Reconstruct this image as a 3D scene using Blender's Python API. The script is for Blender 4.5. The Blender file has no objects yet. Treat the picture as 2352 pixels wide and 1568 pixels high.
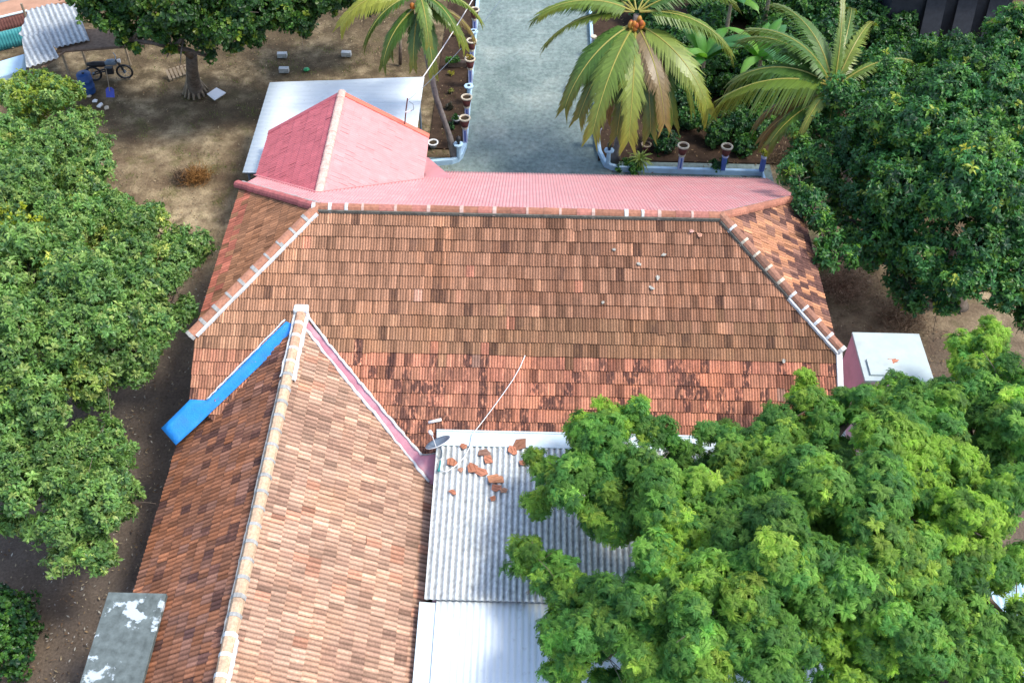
import bpy, bmesh, math, random
import numpy as np
from mathutils import Vector, Matrix

# ------------------------------------------------------------------ camera, world, sun, exposure
SC = bpy.context.scene
COL = SC.collection
RNG = np.random.default_rng(7)
random.seed(7)

K = 0.72                      # metres per fitting unit
FPX, PITCH, ROLL, YAW = 2399.84, 0.831, 0.0137, -0.0127
CAM = np.array([0.1864*K, -25.6163*K, 30.9372*K + 4.5 - 3.0*K])
_F = np.array([math.sin(YAW)*math.cos(PITCH), math.cos(YAW)*math.cos(PITCH), -math.sin(PITCH)])
_R0 = np.array([math.cos(YAW), -math.sin(YAW), 0.0])
_U0 = np.cross(_R0, _F)
_R = math.cos(ROLL)*_R0 + math.sin(ROLL)*_U0
_U = -math.sin(ROLL)*_R0 + math.cos(ROLL)*_U0

cam_d = bpy.data.cameras.new('camera')
cam_d.sensor_width = 36.0
cam_d.lens = FPX/2352.0*36.0
cam_d.clip_end = 2000.0
cam_o = bpy.data.objects.new('camera', cam_d)
COL.objects.link(cam_o)
cam_o.matrix_world = Matrix(((_R[0], _U[0], -_F[0], CAM[0]), (_R[1], _U[1], -_F[1], CAM[1]),
                             (_R[2], _U[2], -_F[2], CAM[2]), (0, 0, 0, 1)))
SC.camera = cam_o

SUN_AZ, SUN_EL = math.radians(-6.0), math.radians(59.0)      # azimuth from +X towards +Y
SUN_DIR = np.array([math.cos(SUN_EL)*math.cos(SUN_AZ), math.cos(SUN_EL)*math.sin(SUN_AZ), math.sin(SUN_EL)])
world = bpy.data.worlds.new('World')
SC.world = world
world.use_nodes = True
wn = world.node_tree
bg = next(n for n in wn.nodes if n.type == 'BACKGROUND')
sky = wn.nodes.new('ShaderNodeTexSky')
sky.sky_type = 'NISHITA'
sky.sun_disc = False
sky.sun_elevation = SUN_EL
sky.sun_rotation = math.radians(90.0) - SUN_AZ
sky.dust_density = 2.0
wn.links.new(sky.outputs[0], bg.inputs[0])
bg.inputs[1].default_value = 0.15
sun_d = bpy.data.lights.new('sun', 'SUN')
sun_d.energy = 1.5
sun_d.angle = math.radians(12.0)
sun_d.color = (1.0, 0.95, 0.86)
sun_o = bpy.data.objects.new('sun', sun_d)
COL.objects.link(sun_o)
sun_o.rotation_euler = Vector(-SUN_DIR).to_track_quat('-Z', 'Y').to_euler()
SC.view_settings.view_transform = 'Standard'
SC.view_settings.look = 'None'
SC.view_settings.gamma = 1.0
SC.view_settings.exposure = 1.25
SC.cycles.max_bounces = 8
SC.cycles.use_denoising = True

# ------------------------------------------------------------------ survey helpers: a sight line to a level or a plane
def ray(x, y):
    return _F + _R*(x-1176.0)/FPX - _U*(y-784.0)/FPX
def gz(x, y, z=0.0):
    d = ray(x, y); return CAM + d*((z-CAM[2])/d[2])
def gy(x, y, Y):
    d = ray(x, y); return CAM + d*((Y-CAM[1])/d[1])
def gp(x, y, P0, n):
    d = ray(x, y); n = np.asarray(n, float); return CAM + d*(((np.asarray(P0)-CAM)@n)/(d@n))

# ------------------------------------------------------------------ materials
def nt(name):
    m = bpy.data.materials.new(name); m.use_nodes = True
    t = m.node_tree
    return m, t, next(n for n in t.nodes if n.type == 'BSDF_PRINCIPLED')
def node(t, kind, **kw):
    n = t.nodes.new(kind)
    for k, v in kw.items():
        if k in n.inputs.keys(): n.inputs[k].default_value = v
        else: setattr(n, k, v)
    return n
def noise(t, scale, detail=4.0, vec=None, rough=0.6):
    n = node(t, 'ShaderNodeTexNoise', Scale=scale, Detail=detail, Roughness=rough)
    if vec is None:
        vec = node(t, 'ShaderNodeTexCoord').outputs['Object']
    t.links.new(vec, n.inputs['Vector'])
    return n.outputs['Fac']
def ramp(t, fac, stops):
    r = t.nodes.new('ShaderNodeValToRGB')
    el = r.color_ramp.elements
    while len(el) < len(stops): el.new(0.5)
    for e, (p, c) in zip(el, stops):
        e.position = p
        e.color = (*c, 1.0) if len(c) == 3 else c
    t.links.new(fac, r.inputs[0])
    return r.outputs[0]
def mixc(t, fac, a, b, mode='MIX'):
    n = t.nodes.new('ShaderNodeMix'); n.data_type = 'RGBA'; n.blend_type = mode
    for sock, val in ((n.inputs[0], fac), (n.inputs[6], a), (n.inputs[7], b)):
        if isinstance(val, (int, float)): sock.default_value = val
        elif isinstance(val, tuple): sock.default_value = (*val, 1.0)
        else: t.links.new(val, sock)
    return n.outputs[2]
def bump(t, fac, strength, dist=0.02):
    b = node(t, 'ShaderNodeBump', Strength=strength, Distance=dist)
    t.links.new(fac, b.inputs['Height'])
    return b.outputs[0]

def mat_plain(name, c, rough=0.7, spec=0.3, var=0.18, scale=6.0, dirt=None, dirt_amt=0.5, metal=0.0, bmp=0.0, dscale=2.5, dpos=(0.5, 0.68)):
    m, t, p = nt(name)
    f = noise(t, scale)
    lo = tuple(x*(1-var) for x in c); hi = tuple(min(1, x*(1+var)) for x in c)
    col = ramp(t, f, [(0.3, lo), (0.7, hi)])
    if dirt is not None:
        f2 = noise(t, dscale, 6.0)
        k = ramp(t, f2, [(dpos[0], (0, 0, 0)), (dpos[1], (dirt_amt,)*3)])
        col = mixc(t, k, col, dirt)
    t.links.new(col, p.inputs['Base Color'])
    p.inputs['Roughness'].default_value = rough
    p.inputs['Specular IOR Level'].default_value = spec
    p.inputs['Metallic'].default_value = metal
    if bmp: t.links.new(bump(t, noise(t, scale*8), bmp), p.inputs['Normal'])
    return m

def mat_attr(name, rough=0.8, spec=0.2, grain=0.25, gscale=30.0, stain=None, stain_amt=0.6, sscale=1.5, coat=0.0, per_piece=False):
    """colour comes from the per-piece attribute, with grain and stains on top"""
    m, t, p = nt(name)
    a = node(t, 'ShaderNodeAttribute', attribute_name='Col').outputs['Color']
    g = ramp(t, noise(t, gscale), [(0.3, (1-grain,)*3), (0.7, (1+grain*0.6,)*3)])
    col = mixc(t, 1.0, a, g, 'MULTIPLY')
    if per_piece:
        w = ramp(t, noise(t, 0.7, 6.0, rough=0.6), [(0.3, (0.80, 0.78, 0.76)), (0.5, (1.0, 0.97, 0.95)), (0.7, (1.10, 1.0, 0.90))])
        col = mixc(t, 1.0, col, w, 'MULTIPLY')
        col = mixc(t, 1.0, col, (0.97, 0.955, 0.92), 'MULTIPLY')
    if stain is not None:
        k = ramp(t, noise(t, sscale, 8.0, rough=0.72), [(0.54, (0, 0, 0)), (0.72, (stain_amt,)*3)])
        if per_piece:
            al = node(t, 'ShaderNodeAttribute', attribute_name='Col').outputs['Alpha']
            mp = node(t, 'ShaderNodeMapping'); mp.inputs['Scale'].default_value = (2.2, 0.8, 1.0)
            t.links.new(node(t, 'ShaderNodeTexCoord').outputs['Object'], mp.inputs[0])
            k2 = ramp(t, noise(t, 5.5, 6.0, mp.outputs[0], rough=0.65), [(0.42, (0, 0, 0)), (0.50, (1, 1, 1))])
            k = mixc(t, al, mixc(t, 0.35, (0.0, 0.0, 0.0), k), k2)
            k = mixc(t, 1.0, k, (0.88, 0.88, 0.88), 'MULTIPLY')
        col = mixc(t, k, col, stain)
    t.links.new(col, p.inputs['Base Color'])
    p.inputs['Roughness'].default_value = rough
    p.inputs['Specular IOR Level'].default_value = spec
    p.inputs['Coat Weight'].default_value = coat
    p.inputs['Coat Roughness'].default_value = 0.3
    return m

def mat_leaf(name, rough=0.42, spec=0.35, trans=0.35):
    m, t, p = nt(name)
    a = node(t, 'ShaderNodeAttribute', attribute_name='Col').outputs['Color']
    t.links.new(a, p.inputs['Base Color'])
    p.inputs['Roughness'].default_value = rough
    p.inputs['Specular IOR Level'].default_value = spec
    tr = t.nodes.new('ShaderNodeBsdfTranslucent')
    c2 = mixc(t, 1.0, a, (1.0, 1.15, 0.45), 'MULTIPLY')
    t.links.new(c2, tr.inputs[0])
    mx = t.nodes.new('ShaderNodeMixShader'); mx.inputs[0].default_value = trans
    out = next(n for n in t.nodes if n.type == 'OUTPUT_MATERIAL')
    t.links.new(p.outputs[0], mx.inputs[1]); t.links.new(tr.outputs[0], mx.inputs[2])
    t.links.new(mx.outputs[0], out.inputs[0])
    return m

M = {}
M['tile'] = mat_attr('terracotta_tile', 0.85, 0.15, 0.28, 26.0, (0.05, 0.028, 0.027), 0.42, 1.7, per_piece=True)
M['cap'] = mat_attr('ridge_tile_clay', 0.85, 0.15, 0.3, 14.0, (0.10, 0.07, 0.055), 0.5, 2.5)
M['pink_tile'] = mat_attr('pink_painted_sheet', 0.55, 0.35, 0.10, 3.0)
M['pink_sheet'] = mat_plain('pink_corrugated_paint', (0.71, 0.31, 0.31), 0.36, 0.6, 0.07, 1.2, (0.70, 0.44, 0.42), 0.6)
M['pink_wall'] = mat_plain('pink_wall_paint', (0.62, 0.40, 0.47), 0.85, 0.2, 0.08, 2.0, (0.45, 0.33, 0.36), 0.4)
M['mortar'] = mat_plain('white_mortar', (0.66, 0.68, 0.67), 0.9, 0.1, 0.15, 9.0, (0.4, 0.38, 0.35), 0.6)
M['grey_mortar'] = mat_plain('grey_mortar', (0.36, 0.36, 0.34), 0.9, 0.1, 0.25, 9.0, (0.2, 0.19, 0.17), 0.6)
M['dark_mortar'] = mat_plain('mossy_dark_mortar', (0.15, 0.14, 0.115), 0.95, 0.1, 0.3, 9.0)
M['cap_joint'] = mat_plain('pale_cap_joint', (0.52, 0.36, 0.30), 0.9, 0.1, 0.2, 9.0)
M['blue_sheet'] = mat_plain('blue_plastic_sheet', (0.025, 0.27, 0.76), 0.42, 0.4, 0.12, 3.0, (0.05, 0.20, 0.5), 0.5, bmp=0.5)
M['pink_gutter'] = mat_plain('pink_gutter_paint', (0.50, 0.22, 0.27), 0.6, 0.3, 0.16, 3.0, (0.62, 0.42, 0.45), 0.6)
M['asbestos'] = mat_plain('weathered_cement_sheet', (0.50, 0.52, 0.50), 0.9, 0.1, 0.15, 5.0, (0.14, 0.15, 0.14), 0.75, bmp=0.3, dscale=5.0)
M['asbestos_ribbed'] = mat_attr('weathered_cement_ribs', 0.9, 0.1, 0.3, 9.0, (0.16, 0.165, 0.155), 0.5, 3.0)
M['white_sheet'] = mat_plain('white_metal_sheet', (0.68, 0.74, 0.76), 0.42, 0.45, 0.03, 2.0, (0.42, 0.44, 0.43), 0.45, dscale=7.0, dpos=(0.60, 0.72))
M['flash'] = mat_plain('pale_flashing', (0.55, 0.66, 0.70), 0.6, 0.3, 0.08, 4.0, (0.7, 0.68, 0.6), 0.5)
M['pale_blue'] = mat_plain('pale_blue_paint', (0.42, 0.60, 0.74), 0.6, 0.3, 0.1, 5.0, (0.3, 0.38, 0.45), 0.5)
M['lilac'] = mat_plain('lilac_paint', (0.50, 0.50, 0.68), 0.6, 0.3, 0.1, 5.0)
M['deep_blue'] = mat_plain('deep_blue_paint', (0.09, 0.14, 0.42), 0.6, 0.3, 0.1, 5.0)
M['concrete'] = mat_plain('old_concrete', (0.26, 0.28, 0.27), 0.95, 0.1, 0.25, 7.0, (0.16, 0.17, 0.16), 0.6, bmp=0.3)
M['pot_clay'] = mat_plain('dark_red_pot', (0.12, 0.035, 0.03), 0.7, 0.3, 0.2, 9.0)
M['pot_rim'] = mat_plain('cream_pot_rim', (0.55, 0.48, 0.36), 0.7, 0.3, 0.15, 9.0)
M['soil'] = mat_plain('pot_soil', (0.06, 0.045, 0.03), 1.0, 0.0, 0.3, 20.0)
M['black'] = mat_plain('black_iron', (0.02, 0.02, 0.022), 0.5, 0.4, 0.2)
M['grey_metal'] = mat_plain('grey_dish_metal', (0.15, 0.20, 0.25), 0.5, 0.4, 0.08)
M['pvc'] = mat_plain('white_plastic', (0.78, 0.78, 0.76), 0.5, 0.4, 0.05)
M['white_board'] = mat_plain('white_board_paint', (0.74, 0.74, 0.72), 0.6, 0.3, 0.05)
M['wood'] = mat_plain('weathered_wood', (0.17, 0.12, 0.085), 0.9, 0.1, 0.3, 8.0)
M['pale_wood'] = mat_plain('pale_weathered_wood', (0.30, 0.24, 0.17), 0.9, 0.1, 0.25, 8.0)
M['bark'] = mat_plain('grey_bark', (0.14, 0.11, 0.085), 0.95, 0.1, 0.35, 7.0, (0.24, 0.2, 0.16), 0.6, bmp=0.5)
M['palm_bark'] = mat_plain('ringed_palm_bark', (0.20, 0.175, 0.16), 0.95, 0.1, 0.25, 6.0, (0.1, 0.085, 0.07), 0.6, bmp=0.4)
M['blue_plastic'] = mat_plain('dark_blue_plastic', (0.02, 0.07, 0.22), 0.45, 0.4, 0.1)
M['scoop'] = mat_plain('violet_blue_plastic', (0.06, 0.08, 0.42), 0.45, 0.4, 0.1)
M['teal'] = mat_plain('teal_painted_sheet', (0.05, 0.26, 0.27), 0.6, 0.3, 0.12)
M['rust'] = mat_plain('rust_brown_sheet', (0.12, 0.05, 0.04), 0.8, 0.2, 0.2)
M['dark_sheet'] = mat_plain('dark_grey_sheet', (0.028, 0.031, 0.038), 0.7, 0.3, 0.25)
M['coconut'] = mat_attr('coconut_husk', 0.55, 0.3, 0.2, 12.0)
M['banana'] = mat_leaf('banana_leaf', 0.4, 0.4, 0.4)
M['leaf'] = mat_leaf('leaf', 0.40, 0.4, 0.34)
M['neem'] = mat_leaf('feathery_leaf', 0.5, 0.25, 0.5)
M['frond'] = mat_leaf('palm_leaflet', 0.38, 0.45, 0.25)
M['dry'] = mat_attr('dry_twigs', 0.95, 0.05, 0.3, 20.0)
M['shard'] = mat_attr('broken_clay', 0.85, 0.15, 0.2, 20.0)

def mat_ground():
    m, t, p = nt('bare_sandy_soil')
    big = noise(t, 0.35, 6.0); mid = noise(t, 1.6, 8.0); fine = noise(t, 14.0, 6.0)
    c = ramp(t, big, [(0.36, (0.09, 0.066, 0.040)), (0.48, (0.215, 0.162, 0.096)), (0.61, (0.42, 0.33, 0.20))])
    c = mixc(t, ramp(t, mid, [(0.36, (0.75,)*3), (0.58, (0.0,)*3)]), c, (0.11, 0.072, 0.046))
    g = noise(t, 0.9, 9.0, rough=0.75)
    c = mixc(t, ramp(t, g, [(0.52, (0, 0, 0)), (0.62, (0.6,)*3)]), c, (0.105, 0.10, 0.035))
    sx = t.nodes.new('ShaderNodeSeparateXYZ'); t.links.new(node(t, 'ShaderNodeTexCoord').outputs['Object'], sx.inputs[0])
    mr = node(t, 'ShaderNodeMapRange'); mr.inputs[1].default_value = 8.0; mr.inputs[2].default_value = 2.0
    t.links.new(sx.outputs['Y'], mr.inputs[0])
    shade_soil = mixc(t, mid, (0.075, 0.056, 0.042), (0.19, 0.15, 0.115))  # soil towards the front darkened: tree shade painted into the ground colour
    c = mixc(t, mr.outputs[0], c, shade_soil)
    m2 = node(t, 'ShaderNodeMapRange'); m2.inputs[1].default_value = 13.0; m2.inputs[2].default_value = 17.0
    t.links.new(sx.outputs['Y'], m2.inputs[0])
    k3 = mixc(t, 1.0, m2.outputs[0], ramp(t, mid, [(0.35, (0.95,)*3), (0.65, (0.35,)*3)]), 'MULTIPLY')
    c = mixc(t, k3, c, (0.085, 0.064, 0.038))
    c = mixc(t, 1.0, c, ramp(t, fine, [(0.3, (0.72,)*3), (0.7, (1.2,)*3)]), 'MULTIPLY')
    t.links.new(c, p.inputs['Base Color'])
    p.inputs['Roughness'].default_value = 1.0; p.inputs['Specular IOR Level'].default_value = 0.05
    t.links.new(bump(t, fine, 0.6, 0.05), p.inputs['Normal'])
    return m
def mat_drive():
    m, t, p = nt('worn_cement_paving')
    tc = node(t, 'ShaderNodeTexCoord').outputs['Object']
    big = noise(t, 0.45, 5.0); mid = noise(t, 5.5, 7.0, rough=0.7)
    w = node(t, 'ShaderNodeTexWave', Scale=2.2, Distortion=9.0, Detail=5.0)
    w.inputs['Detail Scale'].default_value = 2.5
    t.links.new(tc, w.inputs['Vector'])
    c = ramp(t, big, [(0.3, (0.12, 0.165, 0.152)), (0.52, (0.168, 0.218, 0.20)), (0.72, (0.265, 0.305, 0.27))])
    c = mixc(t, 1.0, c, ramp(t, mid, [(0.3, (0.62,)*3), (0.7, (1.45,)*3)]), 'MULTIPLY')
    fl = noise(t, 2.6, 9.0, rough=0.8)
    c = mixc(t, ramp(t, fl, [(0.50, (0, 0, 0)), (0.66, (0.55,)*3)]), c, (0.28, 0.325, 0.315))
    t.links.new(c, p.inputs['Base Color'])
    p.inputs['Roughness'].default_value = 0.85; p.inputs['Specular IOR Level'].default_value = 0.2
    t.links.new(bump(t, mid, 0.4, 0.03), p.inputs['Normal'])
    return m
M['ground'] = mat_ground()
M['drive'] = mat_drive()
M['road'] = mat_plain('grey_road', (0.2, 0.22, 0.235), 0.9, 0.1, 0.12)
M['verge'] = mat_plain('red_earth', (0.42, 0.24, 0.16), 1.0, 0.05, 0.15, 2.0)
M['roadline'] = mat_plain('pale_road_line', (0.6, 0.62, 0.62), 0.8, 0.1, 0.1)

# ------------------------------------------------------------------ object helpers
def tag(o, label=None, cat=None, group=None, kind=None):
    if label: o['label'] = label
    if cat: o['category'] = cat
    if group: o['group'] = group
    if kind: o['kind'] = kind
    return o
def thing(name, label, cat, loc=(0, 0, 0), group=None, rz=0.0):
    o = bpy.data.objects.new(name, None); COL.objects.link(o)
    o.empty_display_size = 0.3
    o.location = [float(c) for c in loc]; o.rotation_euler = (0, 0, rz)
    return tag(o, label, cat, group)
def link_mesh(name, me, mat, parent=None, world=True):
    """mesh coordinates are world ones (world=True) or already local to the parent"""
    o = bpy.data.objects.new(name, me); COL.objects.link(o)
    me.materials.append(M[mat])
    if parent is not None:
        o.parent = parent
        if world:
            L = Vector((0, 0, 0)); q = parent
            while q is not None:
                L += q.location; q = q.parent
            me.transform(Matrix.Translation(-L))
    return o
def np_mesh(name, V, F, col=None, smooth=False):
    V = np.asarray(V, np.float32).reshape(-1, 3); F = np.asarray(F, np.int32)
    k = F.shape[1]
    me = bpy.data.meshes.new(name)
    me.vertices.add(len(V)); me.vertices.foreach_set('co', V.ravel())
    me.loops.add(F.size); me.loops.foreach_set('vertex_index', F.ravel())
    me.polygons.add(len(F))
    me.polygons.foreach_set('loop_start', np.arange(0, F.size, k, dtype=np.int32))
    me.polygons.foreach_set('loop_total', np.full(len(F), k, np.int32))
    me.polygons.foreach_set('use_smooth', np.full(len(F), bool(smooth)))
    me.update(calc_edges=True)
    if col is not None:
        a = me.color_attributes.new('Col', 'FLOAT_COLOR', 'POINT')
        c = np.ones((len(V), 4), np.float32); col = np.asarray(col); c[:, :col.shape[1]] = col
        a.data.foreach_set('color', c.ravel())
    return me

class MB:
    """collects shapes into one mesh"""
    def __init__(s): s.v = []; s.f = []; s.c = []; s.cur = (1, 1, 1)
    def add(s, vs, fs):
        b = len(s.v); s.v += [tuple(map(float, p)) for p in vs]
        s.c += [s.cur]*len(vs)
        s.f += [tuple(b+i for i in q) for q in fs]
    def box(s, a, b, rz=0.0, piv=None):
        x0, y0, z0 = a; x1, y1, z1 = b
        vs = [(x0, y0, z0), (x1, y0, z0), (x1, y1, z0), (x0, y1, z0), (x0, y0, z1), (x1, y0, z1), (x1, y1, z1), (x0, y1, z1)]
        if rz:
            cx, cy = piv if piv else ((x0+x1)/2, (y0+y1)/2)
            c, q = math.cos(rz), math.sin(rz)
            vs = [(cx+(x-cx)*c-(y-cy)*q, cy+(x-cx)*q+(y-cy)*c, z) for x, y, z in vs]
        s.add(vs, [(0, 3, 2, 1), (4, 5, 6, 7), (0, 1, 5, 4), (1, 2, 6, 5), (2, 3, 7, 6), (3, 0, 4, 7)])
    def prism(s, top, depth, dirv=(0, 0, -1)):
        """polygon (3-D points, seen from outside) pushed by depth along dirv"""
        n = len(top); d = np.array(dirv, float)*depth
        vs = [np.asarray(p, float) for p in top] + [np.asarray(p, float)+d for p in top]
        s.add(vs, [tuple(range(n)), tuple(range(2*n-1, n-1, -1))] + [(i, n+i, n+(i+1) % n, (i+1) % n) for i in range(n)])
    def tube(s, pts, rad, seg=8, cap=True):
        pts = [np.asarray(p, float) for p in pts]
        if not hasattr(rad, '__len__'): rad = [rad]*len(pts)
        rings = []; ref = np.array([0.0, 0.0, 1.0])
        T0 = pts[-1]-pts[0]
        if abs(T0[2]) > 0.9*np.linalg.norm(T0): ref = np.array([0.0, 1.0, 0.0])
        for i, p in enumerate(pts):
            T = pts[min(i+1, len(pts)-1)]-pts[max(i-1, 0)]; T = T/(np.linalg.norm(T)+1e-9)
            a = np.cross(ref, T); a /= np.linalg.norm(a)+1e-9; b = np.cross(T, a)
            rings += [p+rad[i]*(math.cos(2*math.pi*k/seg)*a+math.sin(2*math.pi*k/seg)*b) for k in range(seg)]
        fs = []
        for i in range(len(pts)-1):
            for k in range(seg):
                k2 = (k+1) % seg
                fs.append((i*seg+k, i*seg+k2, (i+1)*seg+k2, (i+1)*seg+k))
        if cap: fs += [tuple(range(seg-1, -1, -1)), tuple((len(pts)-1)*seg+k for k in range(seg))]
        s.add(rings, fs)
    def lathe(s, prof, seg=20, c=(0, 0, 0)):
        vs = [(c[0]+r*math.cos(2*math.pi*k/seg), c[1]+r*math.sin(2*math.pi*k/seg), c[2]+z) for r, z in prof for k in range(seg)]
        fs = [(i*seg+k, i*seg+(k+1) % seg, (i+1)*seg+(k+1) % seg, (i+1)*seg+k) for i in range(len(prof)-1) for k in range(seg)]
        s.add(vs, fs)
    def build(s, name, mat, parent=None, smooth=False, world=True, bevel=0.0):
        me = bpy.data.meshes.new(name); me.from_pydata(s.v, [], s.f); me.update()
        if smooth:
            for p in me.polygons: p.use_smooth = True
        a = me.color_attributes.new('Col', 'FLOAT_COLOR', 'POINT')
        a.data.foreach_set('color', np.array([(*c, 1.0) for c in s.c], np.float32).ravel())
        o = link_mesh(name, me, mat, parent, world)
        if bevel:
            b = o.modifiers.new('bevel', 'BEVEL'); b.width = bevel; b.segments = 2; b.limit_method = 'ANGLE'
        return o
def copy_tree(o, parent=None):
    c = o.copy(); COL.objects.link(c)
    if parent is not None: c.parent = parent
    for ch in list(o.children): copy_tree(ch, c)
    return c

# ------------------------------------------------------------------ roof builders
def slope_frame(poly):
    P = [np.asarray(p, float) for p in poly]
    n = np.cross(P[1]-P[0], P[2]-P[0]); n /= np.linalg.norm(n)
    if n[2] < 0: n = -n
    v = np.array([0, 0, 1.0])-n*n[2]; v /= np.linalg.norm(v)
    u = np.cross(v, n)
    uv = np.array([[p@u, p@v] for p in P])
    O = P[0]-u*uv[0, 0]-v*uv[0, 1]
    u0, v0 = uv.min(0)
    O = O+u*u0+v*v0; uv = uv-[u0, v0]
    return O, u, v, n, uv
def clip_mesh(me, O, u, v, n, uv):
    bm = bmesh.new(); bm.from_mesh(me)
    cen = uv.mean(0)
    for i in range(len(uv)):
        a, b = uv[i], uv[(i+1) % len(uv)]
        e = b-a
        nn = np.array([e[1], -e[0]])
        if nn@(cen-a) > 0: nn = -nn
        pn = u*nn[0]+v*nn[1]
        if np.linalg.norm(pn) < 1e-6: continue
        bmesh.ops.bisect_plane(bm, geom=bm.verts[:]+bm.edges[:]+bm.faces[:], dist=1e-5,
                               plane_co=Vector(O+u*a[0]+v*a[1]), plane_no=Vector(pn), clear_outer=True)
    bm.to_mesh(me); bm.free(); me.update()

def tile_slope(name, poly, parent, tw=0.22, rh=0.345, ribs=3, rib_h=0.017, colfn=None, mat='tile',
               seed=1, lift=0.034, wave=0.008, slip=0.008, jit=0.0025, rvar=0.17, groove_shade=0.36, lipd=0.014, edge=0.35):
    rng = np.random.default_rng(seed)
    O, u, v, n, uv = slope_frame(poly)
    W, H = uv.max(0)
    nu, nv = int(W/tw)+2, int(H/rh)+2
    ns = ribs*4+1
    s = np.linspace(0, 1, ns)
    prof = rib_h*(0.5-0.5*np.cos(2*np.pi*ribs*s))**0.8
    ph = rng.uniform(0, 6.28, (nv, 3))
    Vs, Fs, Cs = [], [], []
    base = 0
    for j in range(nv):
        off = -tw*(0.5 if j % 2 else 0.0)*0.0 - rng.uniform(0, 0.05)
        for i in range(nu):
            x0 = i*tw+off
            dv = wave*(math.sin(x0*0.9+ph[j, 0])+0.6*math.sin(x0*2.3+ph[j, 1]))+rng.normal(0, jit)
            tl = rng.normal(0, 0.003); lf = max(0.004, lift+rng.normal(0, min(0.004, lift*0.3)))
            if rng.random() < slip: dv -= rng.uniform(0.02, 0.06)
            skew = rng.normal(0, 0.004)
            vb, vt = j*rh+dv, (j+1)*rh+dv+0.04
            us = x0+s*tw
            c = np.asarray(colfn(us.mean(), (j+0.5)*rh, i, j, rng) if colfn else (0.4, 0.15, 0.08), float)
            st = 0.0
            if len(c) == 4: st = c[3]; c = c[:3]
            rib = np.repeat(np.clip(rng.normal(1.0, rvar, ribs), 0.5, 1.45), 4); rib = np.append(rib, rib[-1])
            for qi, (vv, ww) in enumerate(((vb-0.007, -lipd), (vb, lf), (vb, lf), (vt, 0.002))):
                w = (prof+ww if qi else np.full(ns, ww))+tl*(s-0.5)*2
                P = O+np.outer(us, u)+np.outer(vv+skew*(s-0.5)*2, v)+np.outer(w, n)
                Vs.append(P)
                streak_shade = rib*(1-groove_shade+groove_shade*1.5*prof/rib_h)*(edge if qi < 2 else 1.0)  # shade painted in: rib grooves and lower lip darkened; per-rib tone is weathering
                Cs.append(np.concatenate([c*streak_shade[:, None], np.full((ns, 1), st)], 1))
            k = np.arange(ns-1)
            for a in (0, 2*ns):
                Fs.append(np.stack([base+a+k, base+a+k+1, base+a+ns+k+1, base+a+ns+k], 1))
            base += 4*ns
    mc_ = np.concatenate(Cs)
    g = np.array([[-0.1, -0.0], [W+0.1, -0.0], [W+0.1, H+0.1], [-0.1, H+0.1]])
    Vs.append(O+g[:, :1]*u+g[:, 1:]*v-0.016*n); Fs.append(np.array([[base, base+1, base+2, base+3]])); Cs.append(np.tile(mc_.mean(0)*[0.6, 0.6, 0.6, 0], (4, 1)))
    me = np_mesh(name, np.concatenate(Vs), np.concatenate(Fs), np.concatenate(Cs))
    clip_mesh(me, O, u, v, n, uv)
    return link_mesh(name, me, mat, parent)

def corrugated(name, poly, parent, mat, pitch=0.146, h=0.026, kind='sine', rows=12, lift=0.0, along=None, sag=0.0, thick=0.006, gcol=None):
    O, u, v, n, uv = slope_frame(poly)
    if along is not None:                       # ribs run along the given direction instead of up the slope
        v = np.asarray(along, float); v = v-n*(v@n); v /= np.linalg.norm(v); u = np.cross(v, n)
        P = np.array(poly, float); q = np.stack([P@u, P@v], 1)
        O = P[0]-u*q[0, 0]-v*q[0, 1]; m0 = q.min(0); O = O+u*m0[0]+v*m0[1]; uv = q-m0
    W, H = uv.max(0)
    per = 8
    nu = int(W/pitch*per)+2
    us = np.arange(nu)*pitch/per
    if kind == 'sine': w = h*0.5*(1+np.cos(2*np.pi*us/pitch))
    else:
        f = (us/pitch) % 1.0
        w = h*np.clip(np.minimum(f, 1-f)*5.0-0.35, 0, 1)
    vs = np.linspace(-0.02, H+0.02, rows+1)
    UU, VV = np.meshgrid(us, vs)
    wob = sag*np.sin(UU*1.1+VV*0.8)
    P = O+UU[..., None]*u+VV[..., None]*v+(w[None, :]+lift+wob)[..., None]*n
    idx = np.arange((rows+1)*nu).reshape(rows+1, nu)
    F = np.stack([idx[:-1, :-1], idx[:-1, 1:], idx[1:, 1:], idx[1:, :-1]], -1).reshape(-1, 4)
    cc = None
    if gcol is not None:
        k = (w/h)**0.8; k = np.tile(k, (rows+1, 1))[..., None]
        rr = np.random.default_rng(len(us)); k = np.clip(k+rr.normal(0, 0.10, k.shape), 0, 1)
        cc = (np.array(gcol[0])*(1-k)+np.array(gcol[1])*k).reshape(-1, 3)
    me = np_mesh(name, P, F, cc, smooth=True)
    clip_mesh(me, O, u, v, n, uv)
    o = link_mesh(name, me, mat, parent)
    sm = o.modifiers.new('thickness', 'SOLIDIFY'); sm.thickness = thick; sm.offset = -1
    return o

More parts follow.
